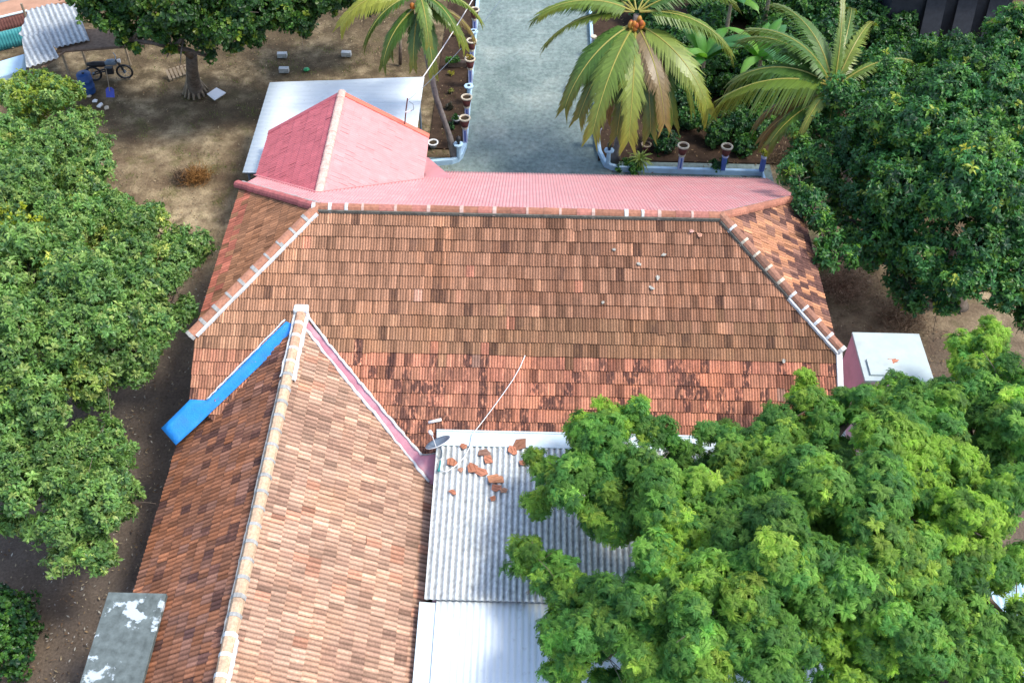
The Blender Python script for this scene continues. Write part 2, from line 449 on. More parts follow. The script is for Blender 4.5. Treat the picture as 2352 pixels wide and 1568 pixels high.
def ridge_caps(A, B, parent, step=0.44, wid=0.15, hgt=0.10, colfn=None, seed=3, band=lambda i, n: 'mortar', skirt=None, up=(0, 0, 1),
               strips=(), drop=0.03, name='ridge_cap'):
    """clay ridge tiles from A to B with mortar collars at the joints; strips = sides that carry a mortar line"""
    rng = np.random.default_rng(seed)
    A = np.asarray(A, float); B = np.asarray(B, float)
    L = np.linalg.norm(B-A); T = (B-A)/L
    up = np.asarray(up, float); up = up-T*(up@T); up /= np.linalg.norm(up); S = np.cross(T, up)
    n = max(1, round(L/step)); st = L/n
    prof = [(-1.0, -0.6), (-0.86, 0.25), (-0.5, 0.88), (0, 1.0), (0.5, 0.88), (0.86, 0.25), (1.0, -0.6)]
    caps = MB(); bands = {}
    def shell(mb, t0, t1, s0, s1, lift=0.0):
        vs = []
        for t, s in ((t0, s0), (t1, s1)):
            for (a, b) in prof:
                vs.append(A+T*t+S*(a*wid*s)+up*(b*hgt*s+lift))
        k = len(prof)
        mb.add(vs, [(i, i+1, k+i+1, k+i) for i in range(k-1)]+[tuple(range(k-1, -1, -1)), tuple(range(k, 2*k))])
    for i in range(n):
        caps.cur = tuple(colfn(i, n, rng)) if colfn else (0.4, 0.18, 0.11)
        shell(caps, i*st+0.006, (i+1)*st+0.03, 1.04+rng.normal(0, 0.015), 0.95, rng.normal(0, 0.004))
        k = band(i, n)
        if k:
            mb = bands.setdefault((k, i), MB())
            w = rng.uniform(0.05, 0.09)
            shell(mb, i*st-w*0.5, i*st+w*0.7, 1.10, 1.08, 0.004)
    o = caps.build(name, 'cap', parent)
    for (k, i), mb in bands.items(): mb.build('mortar_collar', k, o)
    for (side, mk, t0, t1, w) in strips:
        mb = MB(); pts = []
        m = max(2, int((t1-t0)/0.12))
        L0, L1 = [], []
        for q in range(m+1):
            t = t0+(t1-t0)*q/m
            a = side*wid*0.95; b = side*(wid+w*(0.7+0.6*rng.random()))
            base = -hgt*0.55
            sl = drop if skirt is None else skirt[0 if side < 0 else 1]
            L0.append(A+T*t+S*a+up*(base+0.065)); L1.append(A+T*t+S*b+up*(base+0.05-abs(b)*sl))
        vs = L0+L1+[p-up*0.08 for p in L1]
        f = []
        for q in range(m):
            f.append((q, q+1, m+1+q+1, m+1+q) if side < 0 else (q, m+1+q, m+1+q+1, q+1))
            f.append((m+1+q, m+2+q, 2*m+3+q, 2*m+2+q))
        mb.add(vs, f); mb.build('mortar_edge', mk, o)
    return o

# ------------------------------------------------------------------ setting
def build_ground():
    def axis(lo, hi, a, b):
        return np.concatenate([np.linspace(-300, lo, 10)[:-1], np.linspace(lo, hi, a), np.linspace(hi, b, 10)[1:]])
    xs = axis(-26, 26, 150, 300); ys = axis(-16, 34, 140, 300)
    X, Y = np.meshgrid(xs, ys)
    Z = 0.035*np.sin(X*1.3+1)*np.cos(Y*1.1)+0.02*np.sin(X*3.1+Y*2.3)-0.06
    flat = (np.abs(X) < 11) & (Y > -14)
    Z = np.where((X > -4.5) & (X < 13) & (Y > 8) & (Y < 40), -0.05, Z)
    P = np.stack([X, Y, Z], -1)
    idx = np.arange(X.size).reshape(X.shape)
    F = np.stack([idx[:-1, :-1], idx[:-1, 1:], idx[1:, 1:], idx[1:, :-1]], -1).reshape(-1, 4)
    o = link_mesh('ground', np_mesh('ground', P, F, smooth=True), 'ground')
    tag(o, 'bare sandy brown yard soil around the house', kind='structure')
build_ground()

# the paved drive: lane between the low walls and the apron along the back eave
PL = gz(1064, 350)[0]; PR = gz(1372, 340)[0]
drive = MB()
A0 = gz(1050, 372)[1]
drive.prism([(PL, A0-0.2, 0.0), (PR, A0-0.2, 0.0), (PR, 60, 0.0), (PL, 60, 0.0)], 0.05)
o = drive.build('driveway', 'drive'); tag(o, 'worn grey cement driveway between the low blue walls', kind='structure')
M['bed'] = mat_plain('shade_dark_soil', (0.05, 0.033, 0.023), 1.0, 0.05, 0.35, 3.0, (0.09, 0.06, 0.04), 0.5, bmp=0.6, dscale=1.2)  # palm shade is painted into this dark soil sheet
bed = MB(); bed.prism([(PR, A0+0.3, 0.02), (16, A0+0.3, 0.02), (16, 34, 0.02), (PR, 34, 0.02)], 0.05); bed.prism([(PL-1.35, A0+0.8, 0.02), (PL-0.02, A0+0.8, 0.02), (PL-0.02, 30, 0.02), (PL-1.2, 30, 0.02)], 0.05)
o = bed.build('shaded_garden_bed', 'bed'); tag(o, 'garden soil beside the driveway, darkened with painted palm shade', kind='structure')
apron = MB(); apron.prism([(-3.6, 8.6, -0.004), (9.4, 8.6, -0.004), (9.4, A0+0.25, -0.004), (-3.6, A0+0.25, -0.004)], 0.045)
o = apron.build('paved_apron', 'drive'); tag(o, 'grey cement apron along the pink eave', kind='structure')

# ------------------------------------------------------------------ the house
PF = (5.4688-3.0)/4.1306
YR, ZR, ZE = 4.1306*K, 2.4688*K+4.5, 4.5
XL, XR, RL, RR = -8.39, 8.35, -5.40, 5.40
YB = 2*YR
house = thing('house', 'long tiled house with hipped main roof, front wing and pink back roof', 'house', (0, 3, 0))
FRONT = ((0, 0, ZE), (0, -PF, 1))
BACK = ((0, YR, ZR), (0, PF, 1))
zf = lambda y: ZE+PF*y
zb = lambda y: ZR-PF*(y-YR)

C3 = lambda *a: np.array(a, float)
def lerp(a, b, t): return a+(b-a)*t
_nz = RNG.uniform(0, 6.28, 16)
def blotch(x, y, k=1.0):
    return (math.sin(x*1.7*k+_nz[0])+math.sin(y*2.3*k+_nz[1])+math.sin((x+y)*1.1*k+_nz[2])+math.sin((x-1.6*y)*2.1*k+_nz[3]))/4
def front_col(x, y, i, j, rng):
    # rows counted from the lower eave; upper rows brown, a band of olive tan, lower rows fresher salmon
    top = C3(0.24, 0.122, 0.077); tan = C3(0.31, 0.18, 0.107); sal = C3(0.53, 0.225, 0.15); peach = C3(0.48, 0.27, 0.17)
    xx = x/16.7; st = 0.0; b = blotch(x, y)
    w = max(0.0, min(1.0, 1.05-xx*2.0+0.25*b))
    j0 = j; j = j+int(round(rng.normal(0, 0.30)+(0.9*(1-xx)*b)))
    if j >= 11: c = lerp(lerp(top, C3(0.37, 0.20, 0.13), rng.random()), peach, 0.75*w)
    elif j >= 8: c = lerp(lerp(top, tan, 0.35+0.5*rng.random()), peach, 0.8*w)
    else: c = lerp(sal, peach, 0.35*rng.random()+0.3*w)
    if j < 8:
        k_ = (0.45 if xx < 0.3 else 1.0)*(0.5+0.5*(8-j)/8)
        st = rng.random()*0.95*k_*(1.0 if b > -0.2 else 0.6)
        if rng.random() < 0.42*k_: st = rng.uniform(0.85, 1.0)
        if rng.random() < 0.05: c = c*0.5
    else:
        if b > 0.25 and rng.random() < 0.3: c = c*0.72
        if rng.random() < 0.05: c = c*0.62; st = 0.4
        if rng.random() < 0.02: c = lerp(sal, peach, rng.random())*0.85
    if rng.random() < 0.004: c = C3(0.50, 0.30, 0.23)
    return np.append(c*(1+rng.normal(0, 0.07)), st)
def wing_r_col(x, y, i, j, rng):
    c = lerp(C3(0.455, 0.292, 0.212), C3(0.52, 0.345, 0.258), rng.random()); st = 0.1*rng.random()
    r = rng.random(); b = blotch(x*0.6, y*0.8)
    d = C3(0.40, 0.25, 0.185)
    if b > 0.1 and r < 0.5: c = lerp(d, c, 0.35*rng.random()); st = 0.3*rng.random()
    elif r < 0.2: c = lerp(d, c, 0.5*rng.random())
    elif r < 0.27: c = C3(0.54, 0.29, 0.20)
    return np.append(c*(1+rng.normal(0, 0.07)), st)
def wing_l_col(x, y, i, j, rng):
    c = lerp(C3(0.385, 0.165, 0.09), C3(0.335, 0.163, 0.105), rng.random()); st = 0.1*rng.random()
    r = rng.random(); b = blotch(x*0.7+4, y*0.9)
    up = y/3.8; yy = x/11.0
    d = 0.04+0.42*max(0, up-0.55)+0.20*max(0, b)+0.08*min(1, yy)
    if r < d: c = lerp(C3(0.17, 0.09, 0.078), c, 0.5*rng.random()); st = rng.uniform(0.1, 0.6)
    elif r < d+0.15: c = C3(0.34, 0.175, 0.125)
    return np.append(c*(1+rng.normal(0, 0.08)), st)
def hip_l_col(x, y, i, j, rng):
    c = lerp(C3(0.38, 0.185, 0.10), C3(0.33, 0.168, 0.095), rng.random())
    if j < 2 and rng.random() < 0.7: c = C3(0.48, 0.165, 0.11)
    if rng.random() < 0.03: c = c*0.7
    return np.append(c*(1+rng.normal(0, 0.06)), 0.0)
def hip_r_col(x, y, i, j, rng):
    c = lerp(C3(0.50, 0.25, 0.14), C3(0.44, 0.22, 0.14), rng.random()); st = 0.1
    r = rng.random(); low = max(0.0, 1-j/9.0)
    if r < 0.12+0.42*low: c = C3(0.17, 0.09, 0.075); st = 0.5
    elif r < 0.3+0.4*low: c = C3(0.28, 0.15, 0.11)
    return np.append(c*(1+rng.normal(0, 0.08)), st)

rL = (RL, YR, ZR); rR = (RR, YR, ZR)
BOT = -2.75
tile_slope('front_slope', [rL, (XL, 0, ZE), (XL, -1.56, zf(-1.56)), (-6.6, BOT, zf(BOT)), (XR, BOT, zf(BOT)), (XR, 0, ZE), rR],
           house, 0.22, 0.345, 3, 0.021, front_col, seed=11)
tile_slope('end_slope', [rL, (XL, YB, ZE), (XL, 0, ZE)], house, 0.22, 0.30, 2, 0.014, hip_l_col, seed=12, groove_shade=0.3, lift=0.02, lipd=0.010)
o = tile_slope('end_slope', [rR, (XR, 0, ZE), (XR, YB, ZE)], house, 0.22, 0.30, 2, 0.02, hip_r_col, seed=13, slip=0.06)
tag(o, 'hip end with patchy orange and near black tiles')

# pink back roof, from the ridge down to the low back eave
YE = gp(1040, 395, *BACK)[1]
corrugated('metal_slope', [rL, rR, (XR, YB, ZE), (XR, YE, zb(YE)), (XL, YE, zb(YE)), (XL, YB, ZE)], house, 'pink_sheet',
           0.095, 0.022, 'trap', 14, 0.01)
tag(house.children[-1], 'pink corrugated metal roof sheet')

# porch gable on the back slope
ze_p = 3.25
Lp = gz(617, 306.5, ze_p); Rp = gz(985.6, 312, ze_p)
yg = (Lp[1]+Rp[1])/2; Ap = gy(784.6, 214, yg)
px0, px1, pxr, pzr = Lp[0], Rp[0], Ap[0], Ap[2]
yv_r = YR+(ZR-pzr)/PF; yv_e = YR+(ZR-ze_p)/PF
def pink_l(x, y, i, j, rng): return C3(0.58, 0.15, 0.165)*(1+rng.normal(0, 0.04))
def pink_glare(x, y, i, j, rng): return C3(0.60, 0.275, 0.268)*(1+rng.normal(0, 0.03))  # paler than the left slope: glare painted into the pink
q0 = (px0, yv_e, ze_p); q1 = (px1, yv_e, ze_p)
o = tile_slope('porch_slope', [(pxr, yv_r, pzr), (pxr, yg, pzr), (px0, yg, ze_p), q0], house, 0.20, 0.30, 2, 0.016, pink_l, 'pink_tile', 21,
           lift=0.018, wave=0.0, slip=0.0, jit=0.0006, rvar=0.02, groove_shade=0.30, lipd=0.003, edge=0.5); tag(o, 'rose red tile-pattern metal slope')
o = tile_slope('porch_slope', [(pxr, yv_r, pzr), q1, (px1, yg, ze_p), (pxr, yg, pzr)], house, 0.20, 0.30, 2, 0.005, pink_glare, 'pink_tile', 22,
           lift=0.011, wave=0.0, slip=0.0, jit=0.0004, rvar=0.01, groove_shade=0.08, lipd=0.003, edge=0.62); tag(o, 'pink tile-pattern metal slope with pale glare painted in')
mb = MB(); mb.cur = (0.68, 0.42, 0.36)
cnt = int((yg-yv_r)/0.36)
ridge_caps((pxr, yv_r-0.1, pzr+0.03), (pxr, yg+0.05, pzr+0.03), house, 0.36, 0.13, 0.05, lambda i, n, r: C3(0.66, 0.45, 0.37)*(1+r.normal(0, 0.03)),
           band=lambda i, n: None, name='porch_ridge_cap')
for sx, xe, cc in ((-1, px0, (0.50, 0.13, 0.15)), (1, px1, (0.66, 0.17, 0.11))):
    mb = MB(); mb.cur = cc
    d = np.array([xe-pxr, 0, ze_p-pzr]); L = np.linalg.norm(d); d /= L; nn = np.array([-d[2], 0, d[0]]); nn = nn if nn[2] > 0 else -nn
    a = np.array([pxr, yg-0.12, pzr])+nn*0.05; b = a+d*L
    mb.prism([a, b, b+C3(0, 0.2, 0), a+C3(0, 0.2, 0)] if sx > 0 else [b, a, a+C3(0, 0.2, 0), b+C3(0, 0.2, 0)], 0.12, -nn)
    mb.build('rake_cap', 'pink_tile', house, bevel=0.015)
# gutter along the porch valleys
for xe, wd in ((px0, 0.16), (px1, 0.13)):
    mb = MB(); mb.cur = (0.62, 0.30, 0.28) if xe > pxr else (0.58, 0.22, 0.23)
    a = np.array([pxr, yv_r-0.05, zb(yv_r-0.05)+0.05]); b = np.array([xe, yv_e, zb(yv_e)+0.05])
    s = 1 if xe > pxr else -1
    w = np.array([0.35*s, -0.7, 0.7*PF])*wd
    mb.prism([a, b, b+w, a+w][::-1 if s > 0 else 1], 0.03, (0, 0, -1))
    mb.build('porch_flashing', 'pink_tile', house)
mb = MB()
for (x, y) in ((px0+0.35, yg-0.35), (px1-0.35, yg-0.35)):
    mb.box((x-0.14, y-0.14, 0), (x+0.14, y+0.14, ze_p-0.1))
mb.box((px0+0.2, yg-0.5, ze_p-0.4), (px1-0.2, yg-0.2, ze_p-0.12))
mb.build('porch_pillars', 'pink_wall', house)
# raised ends of the porch eaves, folded sheet
mb = MB(); mb.cur = (0.60, 0.26, 0.27)
t0 = gp(985, 384, *BACK); t1 = gp(1040, 412, *BACK); t2 = gp(985, 409, *BACK)
mb.add([t2+C3(-0.1, -0.1, 0.05), t1+C3(0, 0, 0.05), t0+C3(0, 0, 0.42), t0+C3(-0.15, 0, 0.42)], [(0, 1, 2, 3)])
t3 = gp(692, 425, *BACK); t4 = gp(640, 404, *BACK)
mb.build('folded_apron', 'pink_tile', house)

# walls under the roofs
mb = MB()
def yz_prism(mb, prof, x0, x1):
    n = len(prof)
    mb.add([(x0, y, z) for y, z in prof]+[(x1, y, z) for y, z in prof],
           [tuple(range(n)), tuple(range(2*n-1, n-1, -1))]+[(i, n+i, n+(i+1) % n, (i+1) % n) for i in range(n)])
def xz_prism(mb, prof, y0, y1):
    n = len(prof)
    mb.add([(x, y0, z) for x, z in prof]+[(x, y1, z) for x, z in prof],
           [tuple(range(n)), tuple(range(2*n-1, n-1, -1))]+[(i, n+i, n+(i+1) % n, (i+1) % n) for i in range(n)])
yz_prism(mb, [(-1.1, 0), (-1.1, 3.5), (0.3, 4.3), (5.6, 4.3), (8.8, 2.5), (8.8, 0)], XL+0.45, XR-0.45)
mb.build('wall', 'pink_wall', house)

# ---- front wing
ap = gp(692, 722, *FRONT); XW, ZW = ap[0], ap[2]
ZWE = 2.52
wl = gz(410, 1015, ZWE)[0]; wr = gz(1000, 1110, ZWE)[0]
YS = -13.0
WRP = ((XW, 0, ZW), (ZW-ZWE, 0, wr-XW)); WLP = ((XW, 0, ZW), (-(ZW-ZWE), 0, XW-wl))
def edge_on(plane, p, q, xr, xe):
    """line through two sightings on the wing slope, cut at the ridge and at the eave"""
    a = gp(*p, *plane); b = gp(*q, *plane); d = b-a
    return a+d*((xr-a[0])/d[0]), a+d*((xe-a[0])/d[0])
r1, r2 = edge_on(WRP, (704, 762), (984, 1108), XW, wr)
l1, l2 = edge_on(WLP, (672, 762), (403, 1021), XW, wl)
o = tile_slope('wing_slope', [r1, r2, (wr, YS, ZWE), (XW, YS, ZW)], house, 0.24, 0.335, 2, 0.021, wing_r_col, seed=31, wave=0.014, groove_shade=0.5)
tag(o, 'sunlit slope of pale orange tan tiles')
o = tile_slope('wing_slope', [l1, (XW, YS, ZW), (wl, YS, ZWE), l2], house, 0.24, 0.335, 2, 0.021, wing_l_col, seed=32, wave=0.014, groove_shade=0.48, lift=0.022, lipd=0.010)
tag(o, 'shaded slope of orange tiles with near black patches')
mb = MB()
xz_prism(mb, [(wl+0.5, 0), (wl+0.5, ZWE-0.05), (XW, ZW-0.35), (wr-0.5, ZWE-0.05), (wr-0.5, 0)], YS+0.3, -0.6)
mb.build('wing_wall', 'pink_wall', house)

# ---- ridge and hip tiles
def cap_main(i, n, r):
    return (C3(0.42, 0.17, 0.13) if r.random() < 0.55 else C3(0.36, 0.16, 0.10))*(1+r.normal(0, 0.1))
skm = (PF, PF)
ridge_caps(C3(RL-0.1, YR, ZR+0.04), C3(RR+0.1, YR, ZR+0.04), house, 0.44, 0.14, 0.09, cap_main, 41,
           band=lambda i, n: 'mortar' if i in (0, 1, 2, 19, 20) else ('cap_joint' if i % 2 else None), name='main_ridge_cap',
           strips=[(1, 'dark_mortar', 0.0, 10.9, 0.012)])
UPL = (-0.5, -0.5, 1); 
def cap_hipl(i, n, r): return C3(0.46, 0.22, 0.14)*(1+r.normal(0, 0.09))
ridge_caps(C3(XL-0.12, -0.12, ZE+0.0), C3(RL, YR, ZR+0.06), house, 0.47, 0.145, 0.10, cap_hipl, 42, up=UPL,
           band=lambda i, n: 'mortar' if i == 10 else 'grey_mortar', strips=[(1, 'mortar', 0.1, 4.6, 0.03)], name='hip_cap')
ridge_caps(C3(XL-0.12, YB+0.12, ZE+0.02), C3(RL, YR, ZR+0.05), house, 0.42, 0.14, 0.09, lambda i, n, r: C3(0.50, 0.15, 0.14)*(1+r.normal(0, 0.08)), 43,
           up=(-0.5, 0.5, 1), band=lambda i, n: None, strips=[(-1, 'grey_mortar', 0.0, 4.6, 0.07)], name='hip_cap')
def cap_hipr(i, n, r): return C3(0.30, 0.15, 0.10)*(1+r.normal(0, 0.12))
ridge_caps(C3(XR+0.12, -0.12, ZE+0.0), C3(RR, YR, ZR+0.06), house, 0.46, 0.145, 0.10, cap_hipr, 44, up=(0.5, -0.5, 1),
           band=lambda i, n: 'mortar' if i < 5 or i == n-1 else 'pot_rim', strips=[(-1, 'mortar', 0.0, 1.9, 0.03), (-1, 'dark_mortar', 1.9, 4.6, 0.012)], name='hip_cap')
ridge_caps(C3(XR+0.12, YB+0.12, ZE+0.02), C3(RR, YR, ZR+0.05), house, 0.42, 0.13, 0.08, lambda i, n, r: C3(0.42, 0.18, 0.12)*(1+r.normal(0, 0.1)), 45,
           up=(0.5, 0.5, 1), band=lambda i, n: None, strips=[(1, 'grey_mortar', 0.0, 4.6, 0.03)], name='hip_cap')
def cap_wing(i, n, r): return (C3(0.58, 0.41, 0.27) if i > 2 else C3(0.56, 0.34, 0.22))*(1+r.normal(0, 0.05))
ridge_caps(C3(XW, ap[1]+0.02, ZW+0.05), C3(XW, YS, ZW+0.05), house, 0.44, 0.14, 0.11, cap_wing, 46,
           band=lambda i, n: 'mortar' if i < 5 or i > 20 else 'grey_mortar', name='wing_ridge_cap',
           strips=[(1, 'mortar', -0.05, 2.2, 0.05), (-1, 'mortar', -0.05, 2.3, 0.07), (1, 'grey_mortar', 2.3, 9.3, 0.03), (-1, 'mortar', 9.2, 12, 0.05)])
mb = MB()
a = C3(XW, ap[1]+0.1, ZW+0.02)
mb.box(a+C3(-0.2, -0.14, -0.06), a+C3(0.2, 0.12, 0.16)); mb.build('ridge_end_mortar', 'mortar', house, bevel=0.05)

# ---- valley gutters
FN = np.array([0, -PF, 1])/math.hypot(1, PF)
def on_front(pts, h): return [gp(x, y, (0, 0, ZE+h), (0, -PF, 1)) for x, y in pts]
mb = MB()
rngb = np.random.default_rng(3)
up_ = [(657, 738), (600, 794), (540, 855), (476, 919), (437, 917), (370, 983)]
lo_ = [(690, 752), (628, 810), (566, 869), (500, 932), (452, 978), (404, 1022)]
gr = []
for a_, b_ in zip(up_, lo_): gr.append([(lerp(a_[0], b_[0], q), lerp(a_[1], b_[1], q)) for q in (0, 0.2, 0.4, 0.6, 0.8, 1.0)])
fine = []
for r0_, r1_ in zip(gr[:-1], gr[1:]):
    for q in (0, 0.25, 0.5, 0.75): fine.append([(lerp(p[0], r[0], q), lerp(p[1], r[1], q)) for p, r in zip(r0_, r1_)])
fine.append(gr[-1]); vv = []
for i, row in enumerate(fine):
    for j, p in enumerate(row):
        vv.append(on_front([p], 0.088-0.02*math.sin(j/5*math.pi)+rngb.normal(0, 0.006)+(0.012*math.sin(i*1.3+j) if i > 10 else 0.004*math.sin(i*0.9)))[0])
nr_ = 6; mb.add(vv, [(i*nr_+j, i*nr_+j+1, (i+1)*nr_+j+1, (i+1)*nr_+j) for i in range(len(fine)-1) for j in range(nr_-1)])
g = mb.build('valley_sheet', 'blue_sheet', house, smooth=True); sm_ = g.modifiers.new('thickness', 'SOLIDIFY'); sm_.thickness = 0.012; sm_.offset = 0; tag(g, 'bright blue plastic sheet lining the valley')
mb = MB(); P = on_front([(700, 712), (707, 738), (970, 1046), (1003, 1042), (1000, 1112), (980, 1112), (690, 752)], 0.085)
mb.prism(P if np.cross(P[1]-P[0], P[2]-P[0])[2] > 0 else P[::-1], 0.02, -FN)
g2 = mb.build('valley_gutter', 'pink_gutter', house); tag(g2, 'dull pink gutter with white mortar along both edges')
def bead(name, pts, h, r, parent, mat, seed):
    rng = np.random.default_rng(seed); Q = on_front(pts, h); out = []
    for a, b in zip(Q[:-1], Q[1:]):
        m = max(2, int(np.linalg.norm(b-a)/0.1))
        out += [a+(b-a)*k/m+rng.normal(0, 0.008, 3) for k in range(m)]
    out.append(Q[-1])
    mb = MB(); mb.tube(out, [r*rng.uniform(0.75, 1.35) for _ in out], 7); return mb.build(name, mat, parent, smooth=True)
bead('mortar_edge', [(655, 734), (474, 917)], 0.085, 0.022, g, 'mortar', 1)
bead('mortar_edge', [(704, 722), (760, 796), (905, 972), (968, 1044)], 0.10, 0.034, g2, 'mortar', 2)
bead('mortar_edge', [(968, 1044), (1003, 1040)], 0.10, 0.014, g2, 'grey_mortar', 4)
e0 = gp(700, 760, *WRP); e1 = gp(984, 1110, *WRP); rng = np.random.default_rng(5)
mb = MB(); pts = [e0+(e1-e0)*k/34+rng.normal(0, 0.012, 3)+C3(0.02, 0.03, 0.05) for k in range(35)]
mb.tube(pts, [0.04*rng.uniform(0.7, 1.4) for _ in pts], 7); mb.build('mortar_edge', 'mortar', g2, smooth=True)

# ---- lean-to in front of the main roof
TOP = gz(1003, 992, 3.27); c0 = gz(1003, 1026, 3.22); c1 = gz(975, 1376, 2.98); XE = 7.2
nl = [(c0[0], c0[1]+0.1, 3.24), (c1[0], c1[1], 2.96), (XE, c1[1], 2.96), (XE, c0[1]+0.1, 3.24)]
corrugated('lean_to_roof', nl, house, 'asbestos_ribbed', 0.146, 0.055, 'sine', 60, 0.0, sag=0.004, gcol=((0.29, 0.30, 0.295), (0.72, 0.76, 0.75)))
w0 = gz(1003, 1376, 2.85)
corrugated('lower_lean_to_roof', [(w0[0]+0.0, c1[1]+0.25, 2.90), (w0[0], YS, 2.62), (XE, YS, 2.62), (XE, c1[1]+0.25, 2.90)], house, 'white_sheet',
           0.15, 0.032, 'sine', 10, 0.0)
mb = MB()
fl = [(TOP[0], TOP[1], 3.33), (c0[0], c0[1], 3.30), (XE, c0[1], 3.30), (XE, TOP[1], 3.33)]
mb.prism(fl, 0.03); mb.box((TOP[0], TOP[1]-0.02, 2.9), (XE, TOP[1]+0.03, 3.36))
mb.build('flashing', 'flash', house, bevel=0.01)
mb = MB()
gx = c1[0]
mb.prism([(gx-0.12, YS, 2.64), (gx+0.30, YS, 2.60), (gx+0.30, c1[1]-0.02, 2.88), (gx-0.12, c1[1]-0.02, 2.92)], 0.05)
mb.build('side_gutter', 'flash', house, bevel=0.01)
mb = MB()
mb.box((c0[0]+0.15, YS+0.2, 0), (XE-0.3, c0[1], 2.55)); mb.build('lean_to_wall', 'pink_wall', house)
# white edge board at the right end of the front slope
mb = MB()
a = gp(1922, 800, *FRONT); b = gp(1921, 990, *FRONT)
mb.prism([(XR-0.03, a[1], zf(a[1])+0.10), (XR-0.03, BOT, zf(BOT)+0.10), (XR+0.13, BOT, zf(BOT)+0.10), (XR+0.13, a[1], zf(a[1])+0.10)], 0.2)
mb.build('edge_board', 'mortar', house, bevel=0.015)

# ------------------------------------------------------------------ white metal carport behind the porch
zs = 2.45
a = gz(620, 192, zs); b = gz(975, 180, zs); c = gz(557, 397, zs)
cp = thing('carport', 'flat white metal roof shelter behind the pink porch gable', 'shelter', ((a[0]+b[0])/2, a[1]-2.5, 0))
x0, x1 = c[0], b[0]
y0, y1 = c[1], (a[1]+b[1])/2
corrugated('sheet_roof', [(x0, y0, zs), (x1, y0, zs+0.02), (b[0], b[1], zs+0.06), (a[0], a[1], zs)], cp, 'white_sheet', 0.24, 0.014, 'trap', 6, 0.0, along=(1, 0.02, 0))
mb = MB()
for yy in np.linspace(y0+0.15, y1-0.15, 4): mb.box((x0+0.05, yy-0.03, zs-0.14), (x1-0.1, yy+0.03, zs-0.05))
mb.build('roof_frame', 'grey_metal', cp)
for (x, y) in ((x0+0.15, y0+0.15), (x0+0.15, y1-0.2), (x1-0.2, y1-0.2), (x1-0.2, y0+2.2)):
    mb = MB(); mb.tube([(x, y, 0), (x, y, zs-0.1)], 0.045, 8); mb.build('post', 'grey_metal', cp)

# service mast on the porch edge and the two overhead wires
mt = gy(936, 226, yg-0.05); mbp = gy(928, 287, yg-0.05)
mast = thing('service_mast', 'thin dark service mast with white insulators on the porch rake', 'mast', mbp)
mb = MB(); mb.tube([mbp+C3(0, 0, -0.15), mbp+(mt-mbp)*0.6, mt], 0.022, 7); mb.build('pole', 'rust', mast)
q = lerp(mbp, mt, 0.5); mb = MB(); mb.tube([q+C3(-0.02, 0, 0), q+C3(0.05, 0, 0), q+C3(0.17, 0.02, 0.05)], [0.035, 0.04, 0.03], 7); mb.build('insulator', 'pvc', mast)
mb = MB(); mb.tube([q+C3(0.15, 0, 0.02), q+C3(0.27, 0, 0.1), q+C3(0.26, 0, 0.3), q+C3(0.14, 0, 0.4)], 0.008, 5); mb.build('drip_loop', 'black', mast)
far = gz(1110, -42, 7.0)
def wire(name, label, p, q, sag, r, mat):
    mb = MB(); p = np.asarray(p); q = np.asarray(q)
    mb.tube([lerp(p, q, t)+C3(0, 0, -sag*4*t*(1-t)) for t in np.linspace(0, 1, 15)], r, 5)
    return tag(mb.build(name, mat), label, 'wire')
wire('overhead_wire', 'bright thicker overhead wire rising past the left palm trunk', lerp(mbp, mt, 0.97), far, 0.12, 0.017, 'pvc')
wire('overhead_wire', 'thin dark overhead wire running beside the thick white one', lerp(mbp, mt, 0.9), gz(1165, -20, 6.6), 0.25, 0.008, 'grey_metal')

# ------------------------------------------------------------------ low garden walls with pillars and pots
def wall_strip(pts, w, h):
    """low wall along a polyline"""
    P = [np.array(p, float) for p in pts]; Lf, Rt = [], []
    for i, p in enumerate(P):
        t = P[min(i+1, len(P)-1)]-P[max(i-1, 0)]; t /= np.linalg.norm(t); nrm = np.array([-t[1], t[0]])
        Lf.append(p+nrm*w/2); Rt.append(p-nrm*w/2)
    mb = MB(); n = len(P)
    vs = [(*q, h) for q in Lf]+[(*q, h) for q in Rt]+[(*q, -0.1) for q in Lf]+[(*q, -0.1) for q in Rt]
    f = []
    for i in range(n-1):
        f += [(n+i, n+i+1, i+1, i), (i, i+1, 2*n+i+1, 2*n+i), (n+i+1, n+i, 3*n+i, 3*n+i+1)]
    f += [(0, 2*n, 3*n, n), (n-1, 2*n-1, 4*n-1, 3*n-1)]
    mb.add(vs, f); return mb
HW = 0.22
w1 = gz(985, 369, HW)[:2]; w2 = gz(1038, 364, HW)[:2]; w3 = gz(1058, 352, HW)[:2]; w4 = gz(1067, 330, HW)[:2]
lx = gz(1071, 300, HW)[0]
gw = thing('garden_wall', 'low pale blue wall with pillars along the left of the driveway', 'wall', (lx, 18, 0))
wall_strip([(w1[0]-0.6, w1[1]), w1, w2, ((w2[0]+w3[0])/2+0.04, (w2[1]+w3[1])/2-0.05), w3, w4, (lx, w4[1]+0.8), (lx, 22), (lx, 30)], 0.15, HW).build('kerb', 'pale_blue', gw, bevel=0.02)
rx = gz(1374, 320, HW)[0]
v1 = gz(1371, 300, HW)[:2]; v2 = gz(1378, 345, HW)[:2]; v3 = gz(1392, 372, HW)[:2]; v4 = gz(1420, 381, HW)[:2]; v5 = gz(1752, 391, HW)[:2]; v6 = gz(1757, 415, HW)[:2]
gw2 = thing('garden_wall', 'low pale blue wall curving round the bed right of the driveway', 'wall', (rx+2, v5[1], 0))
wall_strip([(v1[0], 30), (v1[0], 20), v1, v2, v3, ((v3[0]+v4[0])/2-0.02, (v3[1]+v4[1])/2-0.03), v4, gz(1560, 386, HW)[:2], v5, v6], 0.13, HW).build('kerb', 'pale_blue', gw2, bevel=0.02)

